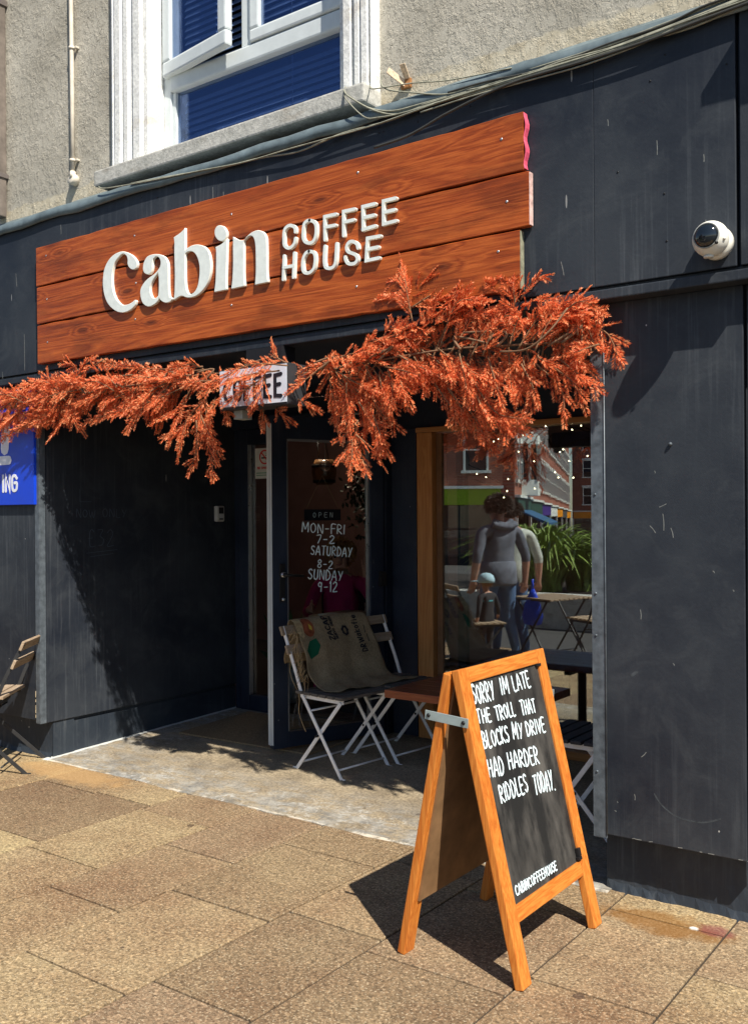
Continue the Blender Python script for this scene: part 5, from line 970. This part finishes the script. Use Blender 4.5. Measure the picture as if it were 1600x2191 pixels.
hp = thing('trailing_plant', 'dark green trailing plant on the inside wall of the shop', 'plant', (-5.2, 7.0, 1.3))
m = MB(); rr = random.Random(4)
for k in range(380):
    c = Vector((-5.18+rr.gauss(0, .09), 7.0+rr.gauss(0, .1), 1.72+rr.gauss(0, .17))); d = Vector((rr.gauss(0, 1), rr.gauss(0, 1), rr.gauss(-.5, 1))).normalized()*.06; s_ = d.orthogonal().normalized()*.014
    m.add([c, c+d*.5+s_, c+d, c+d*.5-s_], [(0, 1, 2, 3)])
hang(m.obj('leaves', plain('deep_green_leaf', (.012, .035, .016), .5)), hp); m = MB(); m.tube([(-5.18, 7.0, 1.3), (-5.18, 7.0, 2.3)], .012, 5); hang(m.obj('vine', 'dark'), hp)
clp = thing('ceiling_lamp', 'small warm lit ceiling lamp inside the shop seen through the door glass', 'lamp', (-5.75, 7.0, 2.3))
m = MB(); m.ball((-5.72, 7.0, 2.27), .05, 12, 8); hang(m.obj('bulb', emit('warm_lamp', (1, .80, .55), 85.)), clp); m = MB(); m.tube([(-5.72, 7, 2.325), (-5.72, 7, 2.6)], .008, 6); hang(m.obj('cord', 'dark'), clp)
vs_ = thing('potted_plant', 'leafy green plant in a pale pot behind the sidelight', 'plant', (-5.1, 5.9, .045))
m = MB(); m.lathe([(.05, .046), (.06, .30), (.05, .31)], 14, Matrix.Translation((-5.1, 5.85, 0))); hang(m.obj('pot', plain('pale_pot', (.4, .42, .42), .4)), vs_)
m = MB()
for k in range(26):
    c = Vector((-5.1, 5.85, .3)); d = Vector((rr.gauss(0, .14), rr.gauss(0, .08), rr.uniform(.15, .6))); s_ = d.cross(Vector((0, 1, 0))).normalized()*.035
    m.add([c, c+d*.6+s_, c+d, c+d*.6-s_], [(0, 1, 2, 3)])
hang(m.obj('leaves', plain('mid_green_leaf', (.02, .12, .035), .5)), vs_)

# ------------------------------------------------------------ people
def skin_mesh(name, V, E, mats, zone, sub=2):
    """V: {key: (co, radius or (rx, ry))}; one continuous surface grown round the skeleton; zone(co) -> material index"""
    keys = list(V); me = bpy.data.meshes.new(name); me.from_pydata([V[k][0] for k in keys], [(keys.index(a), keys.index(b)) for a, b in E], []); o = bpy.data.objects.new(name, me); COL.objects.link(o)
    sm = o.modifiers.new('skin', 'SKIN'); sm.use_smooth_shade = True
    for i, k in enumerate(keys):
        rad = V[k][1]; me.skin_vertices[0].data[i].radius = rad if isinstance(rad, tuple) else (rad, rad); me.skin_vertices[0].data[i].use_root = (i == 0)
    ss = o.modifiers.new('sub', 'SUBSURF'); ss.levels = sub; ss.render_levels = sub
    bpy.context.view_layer.update(); m2 = bpy.data.meshes.new_from_object(o.evaluated_get(bpy.context.evaluated_depsgraph_get())); bpy.data.objects.remove(o)
    m2.name = name; m2.materials.clear()
    for m in mats: m2.materials.append(MT[m])
    for p in m2.polygons: p.material_index = zone(p.center); p.use_smooth = True
    o = bpy.data.objects.new(name, m2); COL.objects.link(o); return o
def person(label, J, mats, zone, hair, loc, rz, scale=1., extra=None):
    """J: joints in metres, facing -y; hips at J['pel']"""
    t = thing('person', label, 'person', loc, rz); V = {}; E = []
    def ch(keys):
        for a, b in zip(keys, keys[1:]): E.append((a, b))
    V['pel'] = (J['pel'], (.155, .12))
    for k, rr_ in (('waist', (.15, .115)), ('chest', (.17, .125)), ('collar', (.12, .085)), ('neck', .055), ('jaw', (.062, .075)), ('face', (.078, .095)), ('crown', (.07, .082))): V[k] = (J[k], rr_)
    ch(['pel', 'waist', 'chest', 'collar', 'neck', 'jaw', 'face', 'crown'])
    V['nose'] = (tuple(Vector(J['face']) + Vector(J.get('look', (0, -1, 0)))*.112 + Vector((0, 0, -.012))), .013); E.append(('face', 'nose'))
    for s, sg_ in (('l', -1), ('r', 1)):
        for k, rr_ in (('sho', .066), ('elb', .047), ('wri', .030), ('pal', (.040, .018))): V[k+s] = (J[k+s], rr_)
        ch(['collar', 'sho'+s, 'elb'+s, 'wri'+s, 'pal'+s])
        d = (Vector(J['pal'+s])-Vector(J['wri'+s])).normalized(); sd = d.cross(Vector((0, 1, 0) if abs(d.y) < .8 else (1, 0, 0))).normalized()
        for f in range(4):
            off_ = sd*(f-1.5)*.021; L = (.07, .082, .077, .06)[f]; b = Vector(J['pal'+s])+off_+d*.022; k1 = f'f{f}{s}'; k2 = k1+'t'
            V[k1] = (tuple(b), .0095); V[k2] = (tuple(b+d*L*.9+Vector((0, -.016, 0))), .0075); E.append(('pal'+s, k1)); E.append((k1, k2))
        b = Vector(J['wri'+s]).lerp(Vector(J['pal'+s]), .6); V['th'+s] = (tuple(b - sd*.042*sg_ + d*.01), .011); V['tt'+s] = (tuple(b - sd*.065*sg_ + d*.05), .009); E.append(('pal'+s, 'th'+s)); E.append(('th'+s, 'tt'+s))
        for k, rr_ in (('hip', .098), ('kne', .062), ('ank', .043), ('toe', (.045, .03))): V[k+s] = (J[k+s], rr_)
        ch(['pel', 'hip'+s, 'kne'+s, 'ank'+s, 'toe'+s])
    V = {k: (tuple(Vector(c)*scale), tuple(x*scale for x in r_) if isinstance(r_, tuple) else r_*scale) for k, (c, r_) in V.items()}
    b = skin_mesh('body', V, E, mats, lambda c: zone(c/scale)); b.parent = t
    f = Vector(J['face'])*scale; lk = Vector(J.get('look', (0, -1, 0))).normalized(); sd = lk.cross(Vector((0, 0, 1)))
    for s in (-1, 1):
        m = MB(); m.ball(f+lk*.088*scale+sd*s*.032*scale+Vector((0, 0, .018*scale)), .012*scale, 8, 6); m.obj('eye', 'ink', t)
        m = MB(); m.ball(f+sd*s*.083*scale-lk*.01*scale, .024*scale, 8, 6, (.5, .9, 1.4)); m.obj('ear', 'skin', t)
    m = MB(); m.ball(f+lk*.083*scale-Vector((0, 0, .048*scale)), .022*scale, 8, 6, (1.2, .5, .35)); m.obj('mouth', plain('lip', (.35, .12, .1), .5), t)
    m = MB(); rr2 = random.Random(3)
    if hair:
        hm, hv, low = hair; c = Vector(J['crown'])*scale - lk*.018*scale - Vector((0, 0, .015*scale))
        m.ball(c, .090*scale, 16, 12, (1, 1.08, .98))
        for k in range(int(620*hv)):
            u = Vector((rr2.gauss(0, 1), rr2.gauss(0, 1), rr2.gauss(.3, .8))).normalized()
            if u.dot(lk) > .55 and u.z < .3: continue
            if u.z < low: continue
            q = c + u*.092*scale; d = (u + Vector((rr2.gauss(0, .4), rr2.gauss(0, .4), -.4))).normalized()*.045*scale*hv
            m.tube([q, q+d*.6+u*.012*scale, q+d+u*.008*scale], [.0055*scale, .005*scale, .0015*scale], 4)
        m.obj('hair', hm, t)
    return t
stand = dict(pel=(0, 0, .93), waist=(0, .01, 1.08), chest=(0, .01, 1.27), collar=(0, .015, 1.40), neck=(0, .0, 1.47), jaw=(0, -.02, 1.535), face=(0, -.015, 1.60), crown=(0, .0, 1.665),
 shol=(-.19, .02, 1.38), elbl=(-.27, .06, 1.12), wril=(-.27, .0, .89), pall=(-.27, -.02, .82), shor=(.19, .02, 1.38), elbr=(.27, .05, 1.12), wrir=(.28, .02, .88), palr=(.28, .01, .81),
 hipl=(-.095, 0, .88), knel=(-.10, -.06, .49), ankl=(-.10, -.10, .09), toel=(-.11, -.23, .035), hipr=(.095, 0, .88), kner=(.10, .0, .49), ankr=(.10, .14, .11), toer=(.11, .02, .035))
def zm(c):
    if c.z > 1.455: return 0
    if abs(c.x) > .215 and c.z < 1.06 and c.z > .7: return 0
    if c.z > .84: return 1
    return 2 if c.z > .09 else 3
heading = math.atan2(-.40, -.9) + PI/2
man = person('man in a grey hoodie walking past with a blue bag, seen in the window reflection', stand, ['skin', 'hoodie', 'denim', 'dk'], zm, ('hair', 1.25, -.55), (-4.86, 2.1, -.002), math.radians(-62), .98); man.scale = (1.14, 1.15, 1.0)
m = MB(); m.tube(smooth_line([(-.12, .09, 1.43), (0, .12, 1.40), (.12, .09, 1.43)], 5), [.035]*10+[.035], 8); m.tube(smooth_line([(-.10, .06, 1.46), (0, .11, 1.42), (.10, .06, 1.46)], 5), .03, 8); m.obj('hood', 'hoodie', man)
m = MB(); m.lathe([(.165, .80), (.178, .83), (.172, .93), (.165, 1.04), (.15, 1.05)], 22, Matrix.Diagonal((1, .80, 1, 1))); m.obj('hoodie_hem', 'hoodie', man)
tee_m = person('man in a white t-shirt beyond the hooded man, seen in the window reflection', stand, ['skin', 'tee', 'denim', 'dk'], zm, ('hair', .9, -.5), (-4.93, 1.73, -.002), math.radians(-50), .95); tee_m.scale = (1.2, 1.2, 1.0)
bg_ = thing('carrier_bag', 'blue plastic carrier bag hanging from the walking man', 'bag', (-4.56, 1.93, .3))
m = MB(); m.lathe([(.02, .78), (.05, .72), (.09, .62), (.12, .50), (.10, .42), (.03, .40)], 12, Matrix.Translation((-4.56, 1.93, -.02)) @ Matrix.Diagonal((1, .6, 1, 1))); m.tube([(-4.56, 1.93, .74), (-4.56, 1.93, .86)], .012, 6); hang(m.obj('bag_body', 'bag'), bg_)
def zt(c):
    if c.z > 1.455: return 0
    if abs(c.x) > .255 and c.z < 1.0 and c.z > .6: return 0
    return 1 if c.z > .8 else 2
kid = dict(stand); kid.update(elbr=(.30, .02, 1.14), wrir=(.42, -.10, .98), palr=(.47, -.15, .95)); kid.update(ankr=(.10, .02, .09), toer=(.11, -.11, .035), kner=(.10, -.02, .49))
tod = person('small child in a pale blue cap and dark top beside the street chairs', kid, ['skin', 'dk', 'dk'], zt, ('gold', .6, -.8), (-4.78, 2.50, -.002), math.radians(-75), .52)
m = MB(); m.lathe([(.078, .855), (.080, .885), (.066, .925), (.034, .948), (.004, .952)], 18, Matrix.Diagonal((1, 1.12, 1, 1))); m.box(-.055, .055, -.16, -.06, .857, .866, .003); m.obj('cap', 'cap', tod)
m = MB(); m.lathe([(.055, .695), (.075, .685), (.08, .67)], 14, Matrix.Diagonal((1.15, .85, 1, 1))); m.obj('collar', 'turq', tod)
seat = dict(stand); dz = -.47
for k in ('pel', 'waist', 'chest', 'collar', 'neck', 'jaw', 'face', 'crown', 'shol', 'shor', 'elbl', 'wril', 'pall'): x, y, z = stand[k]; seat[k] = (x, y, z+dz+.0)
seat.update(hipl=(-.10, -.02, .47), knel=(-.12, -.42, .50), ankl=(-.12, -.44, .09), toel=(-.12, -.57, .035), hipr=(.10, -.02, .47), kner=(.12, -.42, .50), ankr=(.12, -.44, .09), toer=(.12, -.57, .035))
seat.update(elbl=(-.27, -.10, .68), wril=(-.20, -.32, .74), pall=(-.18, -.39, .75), shor=(.19, .0, .92), elbr=(.30, -.12, .76), wrir=(.24, -.20, .98), palr=(.24, -.21, 1.06))
def zs(c):
    if c.z > .985: return 0
    if c.y < -.27 and c.z > .6: return 0
    return 1 if c.z > .09 else 2
wo_ = person('woman in a magenta top seated indoors and waving behind the door glass', seat, ['skin', 'mag', 'dk'], zs, ('gold', 1.0, -.9), (-5.0, 6.38, .045), math.radians(30), 1.0)
ic = thing('cafe_chair', 'dark wooden chair under the seated woman', 'chair', (-5.015, 6.405, .045), math.radians(30))
m = MB(); m.box(-.21, .21, -.2, .22, .385, .425, .01); m.obj('seat', 'dark', ic)
for sx in (-.18, .18):
    for sy in (-.17, .19): m = MB(); m.box(sx-.018, sx+.018, sy-.018, sy+.018, 0, .384); m.obj('leg', 'dark', ic)
m = MB(); m.box(-.2, .2, .2, .225, .5, .88, .01); m.box(-.2, -.165, .2, .224, .426, .499); m.box(.165, .2, .2, .224, .426, .499); m.obj('backrest', 'dark', ic)

# ------------------------------------------------------------ across the street (mirrored in the shop window)
def street_table(loc, rz):
    t = thing('street_table', 'slatted folding table on the pavement seen in the shop window', 'table', loc, rz)
    m = MB()
    for k in range(9): m.box(-.29, .29, -.30+k*.068, -.30+k*.068+.052, .655, .672, .002)
    m.obj('tabletop', 'slatl', t)
    for s in (-1, 1):
        for q in (-1, 1): m = MB(); m.bar((-.25*q, s*.27, 0), (.22*q, s*.27, .654), .02, .008, (1, 0, 0)); m.obj('leg', 'blackm', t)
    m = MB(); m.box(-.26, .26, -.275, -.265, .64, .654); m.box(-.26, .26, .265, .275, .64, .654); m.tube([(.1, -.27, .12), (.1, .27, .12)], .006, 5); m.obj('stretcher', 'blackm', t); return t
street_table((-4.45, 1.72, 0), .35)
sc1 = bistro_chair('street_chair', 'black folding chair left of the slatted street table in the reflection', 'chair', 'blackm', 'slatl', (-4.85, 2.55, 0), -.9, 'folding chairs at the street table')
sc2 = copy_tree(sc1); sc2.location = (-4.0, 1.62, 0); sc2.rotation_euler = (0, 0, PI+.5); sc2['label'] = 'black folding chair right of the slatted street table in the reflection'
# raised planter with a spiky strap-leaf plant
plr = thing('raised_planter', 'low stone raised bed in the street holding spiky plants', 'planter', (-7, -2.5, -.02))
m = MB(); m.box(-11, -3.2, -1.25, -.95, -.05, .44, .02); m.box(-11, -3.2, -5.6, -5.3, -.2, .30, .02); m.box(-11.3, -11.001, -5.6, -.95, -.2, .44, .02); m.box(-3.199, -2.9, -5.6, -.95, -.2, .44, .02); hang(m.obj('kerb', 'sill'), plr)
m = MB(); m.box(-11, -3.2, -5.299, -1.251, -.1, .36); hang(m.obj('soil', 'soil'), plr)
def spiky(loc, n, hgt, seed, label):
    t = thing('spiky_plant', label, 'plant', loc, 0, 'spiky plants in the raised bed'); rr = random.Random(seed); m = MB()
    for k in range(n):
        a = rr.uniform(0, 2*PI); l = hgt*rr.uniform(.6, 1.15); sp = rr.uniform(.25, 1.45); d = Vector((math.cos(a), math.sin(a), 0)); sd = Vector((-d.y, d.x, 0)); w = rr.uniform(.02, .038)
        pts = [d*.22*rr.random()+Vector((0, 0, 0)), d*l*.32*sp+Vector((0, 0, l*.5)), d*l*.55*sp+Vector((0, 0, l*(.82-.1*sp))), d*l*.95*sp+Vector((0, 0, l*(.95-.5*sp*rr.uniform(.3, 1))))]
        pts = smooth_line(pts, 4); vs = []
        for i, p in enumerate(pts): ww = w*(1-(i/(len(pts)-1))**2*.95); vs += [p-sd*ww+Vector((0, 0, ww*.4)), p, p+sd*ww+Vector((0, 0, ww*.4))]
        m.add(vs, [(3*i+j, 3*i+j+1, 3*i+j+4, 3*i+j+3) for i in range(len(pts)-1) for j in (0, 1)])
    m.obj('leaves', 'leaf', t); m = MB(); m.lathe([(.12, -.02), (.10, .06), (.02, .08)], 10); m.obj('crown', 'soil', t); return t
spiky((-6.45, -2.3, .36), 420, 1.08, 1, 'large spiky green plant in the raised bed, nearest the walking man')
spiky((-6.1, -2.7, .36), 260, .85, 2, 'smaller spiky plant in the raised bed, behind the largest'); spiky((-7.4, -3.6, .36), 220, 1.1, 3, 'spiky plant at the back of the raised bed')
# terrace down the side street and the shops facing the cafe
def block(name, label, org, ang, wd, dp_, ht, gz0, wall_m, fasc_m, trim_m='cream', floors=2, bay=False, awn=None, wins=3):
    t = thing(name, label, 'building', (org[0], org[1], gz0), ang)   # local x along the front, front face at y=0 looking towards +y
    m = MB(); m.box(0, wd, -dp_, 0, 3.3, ht); m.box(0, .3, -dp_, -.001, -1, 3.299); m.box(wd-.3, wd, -dp_, -.001, -1, 3.299); m.box(.3, wd-.3, -dp_, -1.2, -1, 3.299); m.obj('wall', wall_m, t)
    m = MB(); m.box(-.05, wd+.05, -dp_-.1, .25, ht, ht+.25); m.obj('eaves', trim_m, t)
    m = MB(); m.add([(-.1, .3, ht+.25), (wd+.1, .3, ht+.25), (wd+.1, -dp_/2, ht+2.6), (-.1, -dp_/2, ht+2.6), (-.1, -dp_-.2, ht+.25), (wd+.1, -dp_-.2, ht+.25)], [(0, 1, 2, 3), (3, 2, 5, 4), (0, 3, 4), (1, 5, 2), (0, 4, 5, 1)]); m.obj('roof', 'slate', t)
    m = MB(); m.box(.12, wd-.12, .001, .16, 2.6, 3.3, .02); m.obj('fascia_sign', fasc_m, t)
    m = MB(); m.box(0, wd, .002, .26, 3.301, 3.42); m.box(0, .14, .001, .14, 0, 2.599); m.box(wd-.14, wd, .001, .14, 0, 2.599); m.obj('shopfront_trim', trim_m, t)
    m = MB(); nn_ = 4; 
    for k in range(nn_+1): x = .3+(wd-.6)*k/nn_; m.box(x-.03, x+.03, -.1, .02, 0, 2.59)
    m.box(.31, wd-.31, -.09, .01, .35, .45); m.box(.31, wd-.31, -.4, -.05, -.8, .34); sf = m.obj('shopfront', 'dark', t)
    m = MB(); m.box(.3, wd-.3, -.05, -.04, .45, 2.59); m.obj('shop_glass', 'doorglass', sf)
    for f in range(floors):
        for k in range(wins):
            xc = wd*(k+.5)/wins; z0 = 4.1+f*2.9
            if bay and k == wins//2 and f == 0:
                pr2 = [(xc-1.15, 0.002), (xc-.75, .75), (xc+.75, .75), (xc+1.15, .002)]; 
                for za, zb, mt in ((3.45, 4.2, 'cream'), (5.9, 6.4, 'cream')): m = MB(); n = 4; m.add([(x, y, z) for z in (za, zb) for x, y in pr2], [(0, 1, 5, 4), (1, 2, 6, 5), (2, 3, 7, 6), (3, 2, 1, 0), (4, 5, 6, 7)]); m.obj('bay_window', mt, t)
                m = MB()
                for a, b in zip(pr2, pr2[1:]):
                    for q in (0, .5, 1): m.box(a[0]+(b[0]-a[0])*q-.06, a[0]+(b[0]-a[0])*q+.06, a[1]+(b[1]-a[1])*q-.06, a[1]+(b[1]-a[1])*q+.06, 4.2, 5.9)
                wf = m.obj('bay_frame', 'cream', t); m = MB(); m.add([(x*.97+xc*.03, y*.93, z) for z in (4.2, 5.9) for x, y in pr2], [(0, 1, 5, 4), (1, 2, 6, 5), (2, 3, 7, 6)]); m.obj('pane', 'dark', wf); continue
            m = MB(); m.box(xc-.55, xc-.45, .001, .09, z0, z0+1.8); m.box(xc+.45, xc+.55, .001, .09, z0, z0+1.8); m.box(xc-.449, xc+.449, .001, .085, z0+1.7, z0+1.8); m.box(xc-.65, xc+.65, .001, .14, z0-.12, z0-.001); m.box(xc-.449, xc+.449, .001, .08, z0+.86, z0+.92); m.box(xc-.62, xc+.62, .001, .08, z0+1.801, z0+2.0)
            w_ = m.obj('window', trim_m, t); m = MB(); m.box(xc-.449, xc+.449, .005, .03, z0, z0+1.7); m.obj('pane', 'dark', w_)
    if awn: m = MB(); m.add([(.2, .17, 2.75), (wd-.2, .17, 2.75), (wd-.2, 1.5, 2.15), (.2, 1.5, 2.15), (.2, .17, 2.70), (wd-.2, .17, 2.70), (wd-.2, 1.5, 2.0), (.2, 1.5, 2.0)], [(0, 1, 2, 3), (4, 7, 6, 5), (3, 2, 6, 7), (0, 3, 7, 4), (1, 5, 6, 2), (0, 4, 5, 1)]); m.obj('awning', awn, t)
    m = MB(); m.box(wd*.2, wd*.2+.9, -dp_/2-.3, -dp_/2+.3, ht+2.0, ht+3.6); ch2 = m.obj('chimney', wall_m, t); return t
gz2 = lambda y: gz_(y) if y > -27 else gz_(-27) - .012*(-27-y)
# facing shops
x = -19.9; fy_ = -25.2
block('shop_terrace', 'brick shop with a lime green fascia facing the cafe, reflected in the window', (-25.9, -22.2), math.radians(-36), 7.0, 8, 9.6, -.72, 'brick', 'lime', wins=3)
block('shop_terrace', 'brick shop next left of the lime green shop, with a grey fascia', (-31.6, -18.1), math.radians(-36), 7.0, 8, 8.2, -.6, 'brick', 'tar', wins=3)
# side street row: from near corner away
d = Vector((-.381, -.925)); A = Vector((-20.3, -27.5)); 
spec = [('green', 'teal', True, 'brick shop with a white bay window and blue awning on the side street corner'), ('green', None, False, 'brick shop with a dark green fascia on the side street'), ('purple', None, False, 'brick shop with a purple fascia on the side street'), ('cream', None, False, 'brick shop with a pale fascia on the side street'), ('orange', None, False, 'brick shop with an orange fascia far down the side street'), ('tar', None, False, 'brick shop with a grey fascia at the far end of the side street'), ('orange', None, False, 'last brick shop with an orange fascia on the side street')]
# the row's front faces the side street (towards +x); local x runs along -d
ang = math.atan2(-d.y, -d.x)
pos = A.copy()
for k, (fm, aw, by, lb) in enumerate(spec):
    wdt = 7.5 if k == 0 else 8.5; end = pos + d*wdt
    block('brick_terrace', lb, (pos.x, pos.y), math.atan2(d.y, d.x), wdt, 9, 12.6 - .2*(k % 2), gz2(end.y)-.2, 'brick', fm, 'cream', 3, by, aw, 4)
    pos = end
block('brick_terrace', 'brick block with an orange fascia closing the far end of the side street', (pos.x-1.0, pos.y-3.0), math.radians(-24), 26, 9, 13.0, gz2(pos.y)-.3, 'brick', 'orange', 'cream', 3, False, None, 8)
for k, (x, y, lb) in enumerate(((-12.2, -17.5, 'dark street lamp post nearer the cafe in the reflection'), (-22.5, -44., 'dark street lamp post far down the side street'))):
    t = thing('street_lamp', lb, 'lamp post', (x, y, gz2(y))); m = MB(); m.lathe([(.11, 0), (.09, 1.0), (.06, 1.05), (.05, 6.0)], 10); m.obj('post', 'blackm', t); m = MB(); m.box(-.05, .7, -.1, .1, 6.0, 6.12, .03); m.obj('lamp_head', 'blackm', t)
